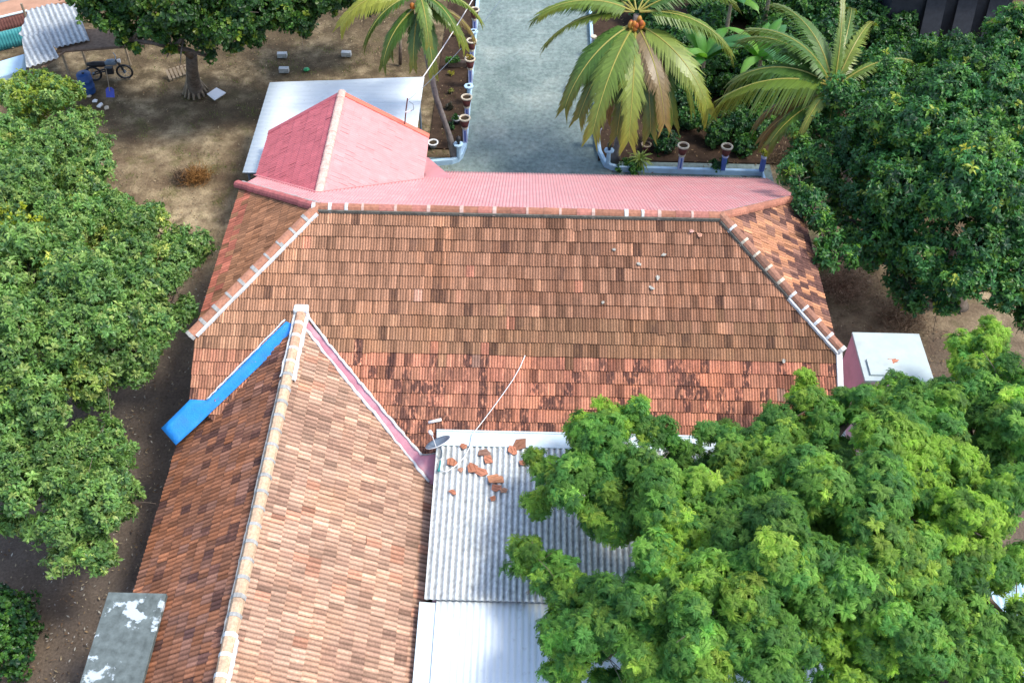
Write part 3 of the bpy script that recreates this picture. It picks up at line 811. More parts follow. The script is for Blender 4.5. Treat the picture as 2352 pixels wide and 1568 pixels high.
PH, CH, POTH = 0.62, 0.10, 0.40           # pillar, capital and pot heights
pillar_me = {}
def pillar(parent, x, y, cap_mat='pot_rim', shaft='lilac', ph=PH):
    mb = MB(); s = 0.085
    mb.box((-s, -s, 0), (s, s, ph))
    p = mb.build('pillar', shaft, parent, world=False, bevel=0.01); p.location = Vector((x, y, HW-0.02))-parent.location
    mb = MB(); mb.box((-0.03, -s-0.004, 0.06), (0.03, s+0.004, ph-0.05)); mb.box((-s-0.004, -0.03, 0.06), (s+0.004, 0.03, ph-0.05))
    mb.build('inset_stripe', 'deep_blue', p, world=False)
    mb = MB(); mb.lathe([(0.0, 0), (0.10, 0), (0.13, 0.03), (0.13, CH), (0.0, CH)], 8)
    c = mb.build('capital', cap_mat, p, world=False); c.location = (0, 0, ph)
    return p
def make_pot(label, group, rim_mat='pot_rim', r=0.21, h=POTH, wall='pot_clay'):
    t = thing('flower_pot', label, 'flower pot', (0, 0, 0), group)
    mb = MB(); mb.lathe([(0.0, 0), (r*0.55, 0), (r*0.62, 0.02), (r*0.93, h*0.86), (r*0.80, h*0.86), (r*0.7, h*0.6)], 22); mb.build('body', wall, t, smooth=True, world=False)
    mb = MB(); mb.lathe([(r*0.93, h*0.84), (r*1.04, h*0.86), (r*1.06, h*0.97), (r*0.98, h), (r*0.78, h), (r*0.76, h*0.86)], 24); mb.build('rim', rim_mat, t, smooth=True, world=False)
    mb = MB(); mb.lathe([(0.0, h*0.80), (r*0.8, h*0.80)], 18); mb.build('soil', 'soil', t, world=False)
    return t
POTG = 'flower pots on the garden wall pillars'
ZRIM = HW+PH+CH+POTH-0.02
pots_l = [(1071.6, 270, 'cream rimmed pot nearest the house on the left drive wall'),
          (1073, 222, 'cream rimmed pot second from the house on the left drive wall'),
          (1073, 134, 'pot with a small yellow plant on the left drive wall'),
          (1076, 92, 'empty cream rimmed pot just below the round blue post cap'),
          (1080, 21, 'farthest cream rimmed pot on the left drive wall, at the photo edge')]
pot0 = make_pot(pots_l[0][2], POTG); first = True
for (px, py, lab) in pots_l:
    P = gz(px, py, ZRIM)
    pillar(gw, lx, P[1])
    o = pot0 if first else copy_tree(pot0); first = False
    o.location = (lx, P[1], HW-0.02+PH+CH+0.001); o['label'] = lab
pots_r = [(1571, 340, 'bright cream rimmed pot on the front wall beside the spiky plant'),
          (1672, 344, 'grey rimmed pot on the blue striped pillar below the green shrub'),
          (1368, 272, 'pot half hidden by fronds on the drive side of the right wall')]
for k, (px, py, lab) in enumerate(pots_r):
    P = gz(px, py, ZRIM-0.04)
    y = v5[1]+(0.02 if k < 2 else 0) if k < 2 else P[1]
    x = P[0] if k < 2 else v1[0]
    pillar(gw2, x, y, 'lilac' if k else 'pot_rim', 'deep_blue' if k == 1 else 'lilac', PH-0.04)
    o = copy_tree(pot0); o.location = (x, y, HW-0.02+PH-0.04+CH+0.001); o['label'] = lab
for yy in (16.2, 18.4, 20.6): pillar(gw2, v1[0], yy)
P = gz(1753, 375, 0.6); pillar(gw2, v5[0]-0.05, v5[1], 'lilac', 'deep_blue', PH-0.04)

def lamp_post(parent, x, y, lantern, ph=0.5):
    mb = MB(); mb.lathe([(0.0, 0), (0.085, 0), (0.075, ph), (0.0, ph)], 10)
    p = mb.build('lamp_pillar', 'pale_blue', parent, world=False); p.location = Vector((x, y, HW-0.02))-parent.location
    mb = MB(); mb.lathe([(0.0, 0), (0.09, 0), (0.19, 0.07), (0.19, 0.12), (0.08, 0.14), (0.05, 0.06)], 8)
    c = mb.build('flared_cap', 'pale_blue', p, world=False); c.location = (0, 0, ph)
    mb = MB(); mb.lathe([(0.0, 0.05), (0.055, 0.05), (0.055, 0.16), (0.02, 0.18), (0.0, 0.18)] if not lantern else
                        [(0.0, 0.05), (0.03, 0.05), (0.03, 0.2), (0.075, 0.22), (0.085, 0.36), (0.06, 0.38), (0.09, 0.40), (0.02, 0.47), (0.0, 0.47)], 10)
    l = mb.build('lantern', 'black', p, world=False); l.location = (0, 0, ph)
P = gz(1053, 336, HW+0.62); lamp_post(gw, gz(1055, 362, HW)[0]-0.02, gz(1055, 362, HW)[1]+0.05, True)
for py in (196, 70):
    P = gz(1073, py, HW+0.62); lamp_post(gw, lx, P[1], False)
lamp_post(gw2, gz(1395, 372, HW)[0]+0.02, gz(1395, 374, HW)[1], True)
# ------------------------------------------------------------------ loose pots and planters on the soil
o = make_pot('dark ground pot with a tuft of green beside the drive wall', None, 'pvc', 0.17, 0.26, 'black'); o.location = gz(1049, 284)
o = make_pot('round white rimmed pot on the soil beside the porch corner', None, 'pvc', 0.20, 0.24, 'concrete'); o.location = gz(995, 338)
o = make_pot('plain brown pot on the bed above the spiky plant', None, 'pale_wood', 0.19, 0.32, 'pot_clay'); o.location = gz(1483, 346)
tr = thing('planter_trough', 'long earthen trough full of green plants beside the drive wall', 'planter', gz(1050, 152))
mb = MB(); mb.box((-0.38, -0.14, 0), (0.38, 0.14, 0.25)); mb.build('trough', 'wood', tr, world=False, bevel=0.03)

# ------------------------------------------------------------------ pink tank house on the right with its slab roof
zt = 3.6
t = [gz(1960, 761, zt), gz(2112, 767, zt), gz(2146, 873, zt), gz(1984, 877, zt)]
xa, xb = (t[0][0]+t[3][0])/2, (t[1][0]+t[2][0])/2; ya, yb_ = (t[2][1]+t[3][1])/2, (t[0][1]+t[1][1])/2
tk = thing('tank_house', 'small pink block house with a pale flat slab roof', 'outbuilding', ((xa+xb)/2, (ya+yb_)/2, 0))
mb = MB(); mb.box((xa+0.02, ya+0.03, 0), (xb-0.02, yb_-0.02, zt-0.08)); mb.build('wall', 'pink_wall', tk)
mb = MB(); mb.box((xa, ya, zt-0.08), (xb, yb_, zt)); s = mb.build('slab_roof', 'flash', tk, bevel=0.015)
M['slab_paint'] = mat_plain('dusty_pale_slab', (0.47, 0.55, 0.55), 0.8, 0.2, 0.08, 3.0, (0.36, 0.38, 0.36), 0.5, dscale=1.8)
s.data.materials[0] = M['slab_paint']
h0 = gz(1996, 832, zt); 
mb = MB(); mb.box((xa+0.17, ya+0.16, zt+0.002), (xa+0.85, ya+0.72, zt+0.06)); o = mb.build('hatch', 'flash', tk, bevel=0.01); o.data.materials[0] = M['slab_paint']
mb = MB(); mb.box((xb-0.02, ya-0.1, zt-0.35), (xb+0.7, ya+0.25, zt-0.25)); o = mb.build('ledge', 'flash', tk); o.data.materials[0] = M['slab_paint']

# concrete slab platform beside the wing
zc = 3.56
t = [gz(248.8, 1358.5, zc), gz(382.8, 1361, zc)]
M['slab_conc'] = mat_plain('lichen_grey_concrete', (0.125, 0.152, 0.148), 0.95, 0.1, 0.32, 5.0, (0.48, 0.56, 0.60), 0.95, bmp=0.3, dscale=1.3, dpos=(0.575, 0.60))
cs = thing('concrete_platform', 'grey concrete slab with flaking white patches beside the tiled wing', 'slab', (t[0][0]+0.5, t[0][1]-1.5, 0))
mb = MB(); mb.box((t[0][0], YS, zc-0.13), (t[1][0], t[0][1], zc)); o = mb.build('slab', 'concrete', cs, bevel=0.012); o.data.materials[0] = M['slab_conc']
mb = MB(); mb.box((t[0][0]+0.02, YS+0.02, 0), (wl-0.04, t[0][1]-0.02, zc-0.13)); mb.build('wall', 'concrete', cs)

# ------------------------------------------------------------------ satellite dish, pipe, cable on the roofs
dc = gz(1010, 1024, 3.62)
dn = np.array([-0.40, 0.50, 0.77]); dn /= np.linalg.norm(dn)
a1 = np.cross(dn, [0, 0, 1.0]); a1 /= np.linalg.norm(a1); a2 = np.cross(dn, a1)
ds = thing('satellite_dish', 'grey satellite dish at the corner of the corrugated roof', 'dish', dc-C3(0, 0, 0.4))
mb = MB(); R_, sg = 0.33, 28; vs = []; fs = []
for i in range(6):
    r = R_*i/5
    for k in range(sg):
        th = 2*math.pi*k/sg; vs.append(dc+a1*r*math.cos(th)+a2*r*math.sin(th)+dn*(0.35*r*r/R_))
for i in range(5):
    for k in range(sg): fs.append((i*sg+k, i*sg+(k+1) % sg, (i+1)*sg+(k+1) % sg, (i+1)*sg+k))
mb.add(vs, fs); o = mb.build('reflector', 'grey_metal', ds, smooth=True)
sm = o.modifiers.new('thickness', 'SOLIDIFY'); sm.thickness = 0.012
mb = MB(); ring = [dc+a1*R_*math.cos(x)+a2*R_*math.sin(x)+dn*0.105 for x in np.linspace(0, 2*math.pi, 30)]
mb.tube(ring, 0.011, 6, False); mb.build('rim', 'pvc', ds, smooth=True)
lnb = gz(987, 990, 3.98)
mb = MB(); mb.tube([dc-a2*0.0-dn*0.02+C3(-0.1, 0, 0), lerp(dc, lnb, 0.55)+C3(-0.03, 0, 0), lnb], [0.012, 0.012, 0.012], 6); mb.build('feed_arm', 'pvc', ds)
mb = MB(); d = (dc-lnb)/np.linalg.norm(dc-lnb); mb.tube([lnb-d*0.02, lnb+d*0.06, lnb+d*0.13], [0.045, 0.05, 0.03], 10); mb.build('feed_horn', 'pvc', ds, smooth=True)
mb = MB(); mb.tube([dc-dn*0.02, dc-dn*0.12, dc+C3(0.02, -0.1, -0.42)], 0.022, 8); mb.build('mount', 'grey_metal', ds)
p0 = gp(984, 970, (0, 0, ZE+0.08), (0, -PF, 1)); p1 = gp(1014, 963, (0, 0, ZE+0.08), (0, -PF, 1))
mb = MB(); mb.tube([p0, p1], 0.04, 10); tag(mb.build('pipe', 'pvc', smooth=True), 'short white plastic pipe lying on tiles above the dish', 'pipe')
pts = [(1206, 816), (1195, 842), (1178, 872), (1155, 905), (1128, 942), (1105, 972), (1088, 995)]
Q = on_front(pts, 0.09)
Q = Q[:-1]+[gz(1086, 996, 3.40), gz(1080, 1024, 3.34), gz(1066, 1050, 3.33), gz(1046, 1070, 3.30), gz(1026, 1083, 3.29), gz(1012, 1080, 3.28)]
mb = MB(); mb.tube(Q, 0.013, 6); tag(mb.build('cable', 'pvc', smooth=True), 'white cable trailing from the tiles onto the corrugated roof', 'cable')
mb = MB(); q = gz(1007, 1082, 3.30); mb.tube([q, q+C3(0.02, 0.12, 0.02), q+C3(0.03, 0.3, 0.05)], [0.04, 0.025, 0.02], 6)
tag(mb.build('cable_clamp', 'teal', smooth=True), 'dark green clamp where the white cable ends', 'clamp')

# broken tiles
def shard(x, y, zfun, size, rot, col, label, group, n=5, lx_=1.0, seed=0, tilt=0.15, th=0.022):
    rng = np.random.default_rng(seed)
    P = zfun(x, y)
    ang = np.sort(rng.uniform(0, 2*math.pi, n)+np.arange(n)*0.0) if n > 4 else np.array([0.6, 2.4, 3.8, 5.6])
    ang = np.linspace(0, 2*math.pi, n, endpoint=False)+rng.uniform(-0.35, 0.35, n)
    pts = []
    for a in ang:
        r = size*rng.uniform(0.75, 1.15)
        X_, Y_ = r*math.cos(a)*lx_, r*math.sin(a)
        pts.append((X_*math.cos(rot)-Y_*math.sin(rot), X_*math.sin(rot)+Y_*math.cos(rot), 0.02))
    mb = MB(); mb.cur = col
    mb.prism(pts, th)
    # the grip ribs of a broken tile
    cx = math.cos(rot); sx = math.sin(rot)
    for k in (-0.35, 0.3):
        a = np.array([cx*-0.6-sx*k, sx*-0.6+cx*k, 0])*size*lx_; b = np.array([cx*0.6-sx*k, sx*0.6+cx*k, 0])*size*lx_
        mb.cur = tuple(c*0.8 for c in col); mb.tube([a*0.8+C3(0, 0, 0.02), b*0.8+C3(0, 0, 0.02)], 0.014, 5)
    o = mb.build('broken_tile', 'shard', world=False)
    o.location = P; o.rotation_euler = (rng.normal(0, tilt), rng.normal(0, tilt), 0)
    return tag(o, label, 'broken tile', group)
def on_lean(x, y): 
    n = np.cross(np.array(nl[1])-np.array(nl[0]), np.array(nl[3])-np.array(nl[0])); return gp(x, y, np.array(nl[0])+C3(0, 0, 0.065), n)
BG = 'broken tiles on the corrugated roof'
T1, T2, T3 = (0.48, 0.20, 0.12), (0.40, 0.17, 0.10), (0.28, 0.13, 0.08)
for k, (x, y, s, r, c, lx_, lab) in enumerate([
    (1194, 1018, 0.20, 0.7, T3, 1.0, 'upright looking tile half with dark cut edges, topmost by the flashing'),
    (1178, 1033, 0.15, 2.0, T1, 1.0, 'squarish shard leaning below the topmost broken tile'),
    (1203, 1062, 0.13, 0.0, T1, 1.2, 'small shard with two grooves, rightmost of the broken tiles'),
    (1111, 1040, 0.14, 0.1, (0.26, 0.15, 0.11), 1.4, 'dull brown shard above the curved orange piece'),
    (1122, 1054, 0.13, -0.5, T1, 1.3, 'curved orange shard directly below the dull brown one'),
    (1085, 1073, 0.16, 1.9, T2, 1.3, 'long splinter standing across the ribs left of centre'),
    (1103, 1083, 0.15, -0.5, T1, 1.3, 'orange slab shard touching the long splinter'),
    (1140, 1099, 0.19, 0.5, (0.52, 0.24, 0.13), 1.3, 'largest light orange fragment, lowest of the big broken tiles'),
    (1141, 1121, 0.12, -0.3, T1, 1.3, 'small orange fragment just below the largest one'),
    (1158, 1127, 0.09, 0.4, (0.5, 0.27, 0.17), 1.1, 'pale crumb right of the small orange fragment'),
    (1038, 1062, 0.17, 1.5, T2, 1.2, 'grooved tile half under the curve of the white cable'),
    (1064, 1024, 0.10, 0.9, T2, 1.2, 'little shard at the flashing edge left of the cable'),
    (1039, 1130, 0.09, -0.6, T1, 1.3, 'reddish crumb low on the left ribs of the corrugated roof'),
    (1058, 1078, 0.08, 1.0, (0.46, 0.25, 0.17), 1.2, 'pale pink chip right under the cable end'),
    (1132, 1144, 0.08, 0.2, T2, 1.0, 'lowest small chip on the corrugated roof')]):
    shard(x, y, on_lean, s, r, c, lab, BG, 5, lx_, 60+k)
shard(2052, 829, lambda x, y: gz(x, y, zt), 0.13, 0.3, (0.52, 0.22, 0.14), 'triangular tile fragment on the pale slab roof', None, 3, 1.4, 90, 0.02)
def on_main(x, y): return gp(x, y, (0, 0, ZE+0.06), (0, -PF, 1))
DG = 'pale scraps on the main tiled roof'
for k, (x, y, s, lx_, r, lab) in enumerate([
    (1410, 574, 0.05, 1.5, 0.1, 'cream wedge shaped chip high on the main roof'),
    (1524, 586, 0.055, 1.6, 0.2, 'whitish chip high on the right of the main roof'),
    (1467, 607, 0.06, 1.6, -0.1, 'bent pale scrap resting on a tile joint'),
    (1511, 638, 0.06, 2.0, 1.5, 'narrow upright white scrap on the main roof'),
    (1497, 662, 0.06, 1.8, -0.7, 'slanted grey white scrap beside a fresh tile'),
    (1385, 695, 0.045, 1.5, 1.2, 'small white flake on the olive tiles'),
    (1588, 531, 0.10, 0.75, 0.1, 'pale pink broken slab near the right end of the ridge'),
    (1607, 540, 0.085, 1.3, -0.8, 'crumpled salmon shard right of the pale pink slab'),
    (1800, 829, 0.055, 1.6, 1.5, 'grey chip near the right edge of the main roof')]):
    c = (0.46, 0.45, 0.39) if k < 6 or k == 8 else ((0.62, 0.36, 0.29) if k == 6 else (0.6, 0.33, 0.22))
    shard(x, y, on_main, s*0.95, r, c, lab, DG, 4 if k % 2 else 5, lx_, 120+k, 0.05, 0.014)

# ------------------------------------------------------------------ vegetation builders
def quat_frames(dirs, rng):
    d = dirs/np.linalg.norm(dirs, axis=1, keepdims=True)
    ref = rng.normal(size=d.shape); a = np.cross(ref, d); a /= np.linalg.norm(a, axis=1, keepdims=True)+1e-9
    b = np.cross(d, a)
    return np.stack([a, b, d], 2)           # columns
def whorl_template(rng, nl=12, L=0.19, Wd=0.045, droop=0.5, spread=1.1):
    """whorl of long leaves about +Z"""
    V, F, C = [], [], []
    for i in range(nl):
        az = 2.4*i+rng.normal(0, 0.3); el = rng.uniform(-0.35, 1.0)*(1 if spread > 0.9 else 0.7)
        l = L*rng.uniform(0.7, 1.2); w = Wd*rng.uniform(0.8, 1.2)
        h = np.array([math.cos(az), math.sin(az), 0]); up = np.array([0, 0, 1.0])
        o = up*rng.uniform(-0.08, 0.05)*L*4
        d0 = h*math.cos(el)+up*math.sin(el)
        m = o+d0*l*0.55; e = m+(d0*0.55-up*droop*rng.uniform(0.3, 0.8))*l*0.6
        s = np.cross(d0, up); s = s/(np.linalg.norm(s)+1e-6)
        s = s*math.cos(0.5)+np.cross(d0, s)*rng.normal(0, 0.4); s /= np.linalg.norm(s)
        nrm = np.cross(s, d0)
        b = len(V)
        V += [o, m-nrm*w*0.25*np.sign(nrm[2]+1e-6), e, o+d0*l*0.5+s*w, o+d0*l*0.5-s*w]
        F += [(b, b+3, b+2, b+1), (b, b+1, b+2, b+4)]
        C += [rng.uniform(0.75, 1.25)]*5
    return np.array(V), np.array(F), np.array(C)
def neem_template(rng, nl=13, L=0.34, pairs=7):
    """shoot tip: arching feather leaves, each a row of paired leaflets"""
    V, F, C = [], [], []
    for i in range(nl):
        az = 2.4*i+rng.normal(0, 0.25); el = 1.15*(1-i/nl)+0.05+rng.normal(0, 0.12)
        l = L*rng.uniform(0.75, 1.1); h = np.array([math.cos(az), math.sin(az), 0.0]); up = np.array([0, 0, 1.0])
        side = np.cross(up, h)
        k = rng.uniform(0.85, 1.2)
        for q in range(pairs+1):
            t = (q+0.6)/(pairs+0.6)
            ang = el-1.9*t*t
            p = h*l*(t*math.cos(el*0.6)*0.95)+up*l*(t*math.sin(el)-0.55*t*t)
            tang = h*math.cos(ang)+up*math.sin(ang)
            ll = l*0.34*(1-0.45*t)*rng.uniform(0.8, 1.15); w = ll*0.24
            for sgn in ((-1, 1) if q < pairs else (0,)):
                dv = (tang*0.65+side*sgn*0.8-up*0.28) if sgn else tang
                dv = dv/np.linalg.norm(dv); nrm = np.cross(dv, np.cross(up, dv)); wv = np.cross(dv, nrm); wv /= np.linalg.norm(wv)+1e-6
                b = len(V)
                V += [p, p+dv*ll*0.45+wv*w, p+dv*ll-up*ll*0.12, p+dv*ll*0.45-wv*w]
                F += [(b, b+1, b+2, b+3)]; C += [k*rng.uniform(0.85, 1.15)]*4
    return np.array(V), np.array(F), np.array(C)
def scatter(name, templ, pos, dirs, scale, col, mat, parent, rng):
    Vs, Fs, Cs = [], [], []; base = 0
    which = rng.integers(0, len(templ), len(pos))
    fr = quat_frames(dirs, rng)
    for k, (V, F, C) in enumerate(templ):
        s = np.nonzero(which == k)[0]
        if not len(s): continue
        W = np.einsum('nij,vj->nvi', fr[s], V)*scale[s, None, None]+pos[s, None, :]
        nv = len(V)
        Fs.append((F[None]+(base+np.arange(len(s))*nv)[:, None, None]).reshape(-1, 4))
        Vs.append(W.reshape(-1, 3)); Cs.append((col[s, None, :]*C[None, :, None]).reshape(-1, 3))
        base += len(s)*nv
    me = np_mesh(name, np.concatenate(Vs), np.concatenate(Fs), np.clip(np.concatenate(Cs), 0, 1))
    return link_mesh(name, me, mat, parent)
def crown_points(blobs, density, rng, inner=0.35, bias=0.5, flat=0.85, lump=0.25):
    """points through the outer shell of a set of lumps; outward directions lifted towards the light"""
    P, D, I = [], [], []
    Cn = np.array([b[:3] for b in blobs]); Rd = np.array([b[3] for b in blobs])
    for i, b in enumerate(blobs):
        n = int(density*4*math.pi*b[3]**2)
        d = rng.normal(size=(n, 3)); d /= np.linalg.norm(d, axis=1, keepdims=True)
        r = b[3]*(1-inner*rng.random(n)**1.6)
        ph = rng.uniform(0, 6.28, 4)
        r = np.where(rng.random(n) < 0.05, r*rng.uniform(1.05, 1.3, n), r)
        r *= 1+lump*(np.sin(d[:, 0]*4.5+ph[0])*np.sin(d[:, 1]*4.2+ph[1])+0.5*np.sin(d[:, 2]*6+ph[2]))
        p = Cn[i]+d*r[:, None]*[1, 1, flat]
        dist = np.linalg.norm((p[:, None, :]-Cn[None])/np.array([1, 1, flat]), axis=2)/Rd[None]
        dist[:, i] = 9
        keep = dist.min(1) > 0.72
        P.append(p[keep]); D.append(d[keep]); I.append(np.full(int(keep.sum()), i))
    P = np.concatenate(P); D = np.concatenate(D); crown_points.idx = np.concatenate(I)
    return P, D+np.array([0, 0, bias])
def lobes(blobs, rng, n=7, k=0.5, out=0.72, upb=0.35):
    """break every lump into smaller uneven clumps"""
    res = []
    for b in blobs:
        m = max(3, int(n*min(1.4, b[3])+0.5))
        for q in range(m):
            d = rng.normal(size=3); d[2] = d[2]+upb; d /= np.linalg.norm(d)
            r = b[3]*k*rng.uniform(0.65, 1.2)
            res.append((*(np.array(b[:3])+d*b[3]*out*rng.uniform(0.75, 1.15)*np.array([1, 1, 0.85])), r))
    return res
def px_blobs(lst, jz=0.0, seed=5):
    out = []; rng = np.random.default_rng(seed)
    for (x, y, z, r) in lst:
        z = z+(rng.uniform(-jz, jz*0.7) if r > 0.65 else 0.0); p = gz(x, y, z); out.append((*p, r))
    return out
def limbs(base, blobs, parent, r0, fork, mat='bark', seed=0, name='trunk', every=1, lean=0.0, rootflare=1.5):
    rng = np.random.default_rng(seed); base = np.asarray(base, float)
    fork = np.asarray(fork, float)
    mb = MB()
    mid = [lerp(base, fork, t)+C3(*rng.normal(0, 0.05, 2), 0) for t in (0.33, 0.66)]
    mb.tube([base-C3(0, 0, 0.1), lerp(base, fork, 0.08), *mid, fork], [r0*rootflare, r0*1.1, r0*0.95, r0*0.85, r0*0.8], 12)
    tr = mb.build(name, mat, parent, smooth=True)
    mb = MB()
    nodes = [(fork, r0*0.62)]
    for b in sorted(blobs, key=lambda q: np.linalg.norm(np.array(q[:3])-fork)):
        c = np.array(b[:3])-C3(0, 0, 0.25*b[3]); dc_ = np.linalg.norm(c-fork)
        cand = [(np.linalg.norm(c-p)+0.35*max(0, np.linalg.norm(p-fork)-dc_), p, r) for p, r in nodes]
        dd_, p0, r = min(cand, key=lambda q: q[0]-0.8*q[2])
        d = c-p0; r1 = max(0.018, r*0.72); L = dd_
        p1 = lerp(p0, c, 0.4)+C3(*rng.normal(0, 0.06*L, 2), 0.05*L)
        mb.tube([p0, p1, c], [r*0.8, (r+r1)*0.4, r1*0.8], 7)
        nodes.append((c, r1))
        for q in range(4):
            e = c+rng.normal(0, 1, 3)*b[3]*0.5; mb.tube([c, lerp(c, e, 0.5)+C3(0, 0, 0.08), e], [r1*0.5, r1*0.35, 0.006], 5)
    mb.build('branches', mat, parent, smooth=True)
    return tr
def leaf_cols(n, rng, cols, wts, sd=0.14):
    c = np.array(cols)[rng.choice(len(cols), n, p=np.array(wts)/sum(wts))]
    return c*(1+rng.normal(0, sd, (n, 1)))

TW = [whorl_template(np.random.default_rng(100+i), 12, 0.20, 0.034, 0.6) for i in range(6)]
TB = [whorl_template(np.random.default_rng(140+i), 9, 0.17, 0.05, 0.5) for i in range(5)]
TN = [neem_template(np.random.default_rng(200+i), 13, 0.36, 7) for i in range(6)]

def tree(name, label, cat, base, fork, r0, blobs, templ, mat, dens, cols, wts, scale, seed, inner=0.4, bias=0.6, group=None, crown='crown', every=1, lump=0.25, extra=None, lob=None, tint=0.14, flush=0.06):
    rng = np.random.default_rng(seed)
    t = thing(name, label, cat, base, group)
    limbs(base, blobs, t, r0, fork, seed=seed, every=every)
    shell = blobs
    if lob: shell = lobes(blobs, rng, *lob)
    P, D = crown_points(shell, dens, rng, inner, bias, 0.85, lump)
    n = len(P)
    col = leaf_cols(n, rng, cols, wts)
    tk = np.random.default_rng(seed+9); tn_ = tk.normal(1.0, tint, (len(shell), 1)); yel = tk.random((len(shell), 1)) < flush
    tt = np.clip(tn_, 0.6, 1.5)*np.where(yel, np.array([[1.75, 1.35, 1.15]]), 1.0)
    col = col*tt[crown_points.idx]
    if extra is not None: col = extra(P, col, rng)
    scatter(crown, templ, P, D+rng.normal(0, 0.25, D.shape), scale*rng.uniform(0.62, 1.35, n), col, mat, t, rng)
    return t, n

counts = {}
# ---- large leafy tree filling the left side
mg = [(0.145, 0.275, 0.06), (0.11, 0.23, 0.06), (0.21, 0.34, 0.085), (0.31, 0.41, 0.11), (0.065, 0.15, 0.045)]
mw = [4, 4, 3.4, 1.4, 1.4]
def yellow_flush(P, col, rng):
    y = gz(20, 590, 5.0); d = np.linalg.norm(P-y, axis=1)
    k = (d < 1.5) & (rng.random(len(P)) < 0.55); col[k] = np.array([0.36, 0.42, 0.03])*(1+rng.normal(0, 0.12, (k.sum(), 1)))
    y2 = gz(110, 185, 4.5); k = (np.linalg.norm(P-y2, axis=1) < 1.8) & (rng.random(len(P)) < 0.5); col[k] = np.array([0.26, 0.34, 0.035])
    return col
BL = px_blobs([(60, 215, 4.2, 1.0), (140, 260, 4.0, 1.0), (175, 330, 3.9, 0.9), (40, 330, 4.8, 1.3), (110, 410, 5.0, 1.3), (215, 440, 4.3, 1.1), (20, 480, 5.4, 1.4),
    (280, 520, 4.4, 1.0), (180, 560, 5.2, 1.3), (360, 520, 4.0, 0.9), (420, 570, 3.7, 0.75), (60, 620, 5.6, 1.4), (300, 640, 5.0, 1.2), (400, 650, 4.2, 0.85),
    (190, 720, 5.5, 1.3), (60, 790, 5.5, 1.4), (300, 750, 4.8, 1.05), (390, 710, 4.0, 0.6), (240, 840, 4.6, 1.0), (120, 900, 4.9, 1.1), (310, 850, 4.0, 0.55), (10, 940, 5.0, 1.2), (-60, 700, 5.5, 1.5), (-60, 400, 5.0, 1.4), (455, 590, 3.6, 0.45)], 0.5)
_, counts['mango'] = tree('mango_tree', 'broad light green leafy tree filling the left edge, left of the long roof', 'tree', gz(95, 905), gz(90, 800, 2.6), 0.22, BL, TW, 'leaf', 40, mg, mw, 0.8, 301, lob=(9, 0.46, 0.75, 0.3), extra=yellow_flush, flush=0.07)
BL2 = px_blobs([(205, 1030, 3.6, 0.75), (120, 1060, 4.0, 0.9), (280, 1090, 3.4, 0.7), (190, 1130, 4.2, 1.0), (90, 1140, 4.0, 0.9), (300, 1150, 3.2, 0.5), (240, 1210, 3.7, 0.8), (150, 1230, 3.8, 0.8), (200, 1285, 3.2, 0.55), (265, 980, 3.2, 0.35), (20, 1060, 4.2, 1.0), (285, 1030, 3.2, 0.35), (30, 1170, 3.4, 0.55)])
_, counts['mango2'] = tree('mango_tree', 'smaller rounded green tree left of the tiled wing', 'tree', gz(150, 1160), gz(160, 1130, 1.6), 0.13, BL2, TW, 'leaf', 44, mg, [4, 4, 3, 1.4, 1.4], 0.78, 302, lob=(9, 0.46, 0.75, 0.3))
# pale broken limb showing between the two trees
lb = MB(); lb.tube([gz(60, 860, 2.9), gz(75, 890, 2.8), gz(95, 930, 2.4)], [0.09, 0.08, 0.06], 8)
tag(lb.build('bare_branch', 'pale_wood', smooth=True), 'pale bare branch stub between the two left trees', 'branch')

# ---- tree over the old shed at the top
BL3 = px_blobs([(250, -16, 5.0, 1.21), (330, 24, 4.8, 1.21), (420, -6, 5.4, 1.40), (420, 69, 4.3, 0.93), (300, 84, 4.0, 0.65), (520, 14, 5.2, 1.30), (500, 84, 4.2, 0.84), (600, 14, 5.0, 1.21), (590, 74, 4.1, 0.65),
    (680, -16, 5.0, 1.12), (170, -46, 5.0, 1.12), (260, 52, 3.9, 0.56), (350, -86, 6.0, 1.67), (560, -86, 6.0, 1.58), (395, 104, 3.6, 0.47), (475, 124, 3.3, 0.37), (720, -20, 5.2, 1.1), (790, -45, 5.4, 1.2), (690, 60, 4.4, 0.6), (640, -30, 5.0, 1.3)])
dk = [(0.05, 0.13, 0.022), (0.035, 0.10, 0.022), (0.10, 0.20, 0.03), (0.20, 0.27, 0.03), (0.025, 0.07, 0.02)]
_, counts['top'] = tree('shade_tree', 'dark spreading tree over the old shed at the top left', 'tree', gz(450, 212), gz(440, 130, 2.6), 0.27, BL3, TB, 'leaf', 26, dk, [4, 4, 2.2, 0.8, 2], 1.05, 303, lob=(9, 0.45, 0.78, 0.2))
BL6 = px_blobs([(740, 10, 3.2, 0.8), (790, -10, 3.4, 0.9), (840, 5, 3.0, 0.7), (880, -30, 3.4, 0.9), (760, -60, 4.0, 1.2), (840, -70, 4.0, 1.2), (700, -10, 3.2, 0.8)])
_, counts['edge'] = tree('shade_tree', 'low tree added at the top edge left of the leaning palm, leaves darkened as deep shade', 'tree', gz(800, -40), gz(795, -55, 1.4), 0.15, BL6, TB, 'leaf', 22, [(0.02, 0.06, 0.02), (0.03, 0.09, 0.02)], [1, 1], 1.05, 306, lob=(8, 0.45, 0.75, 0.2))  # near-black leaves stand in for deep shade under the canopies beyond
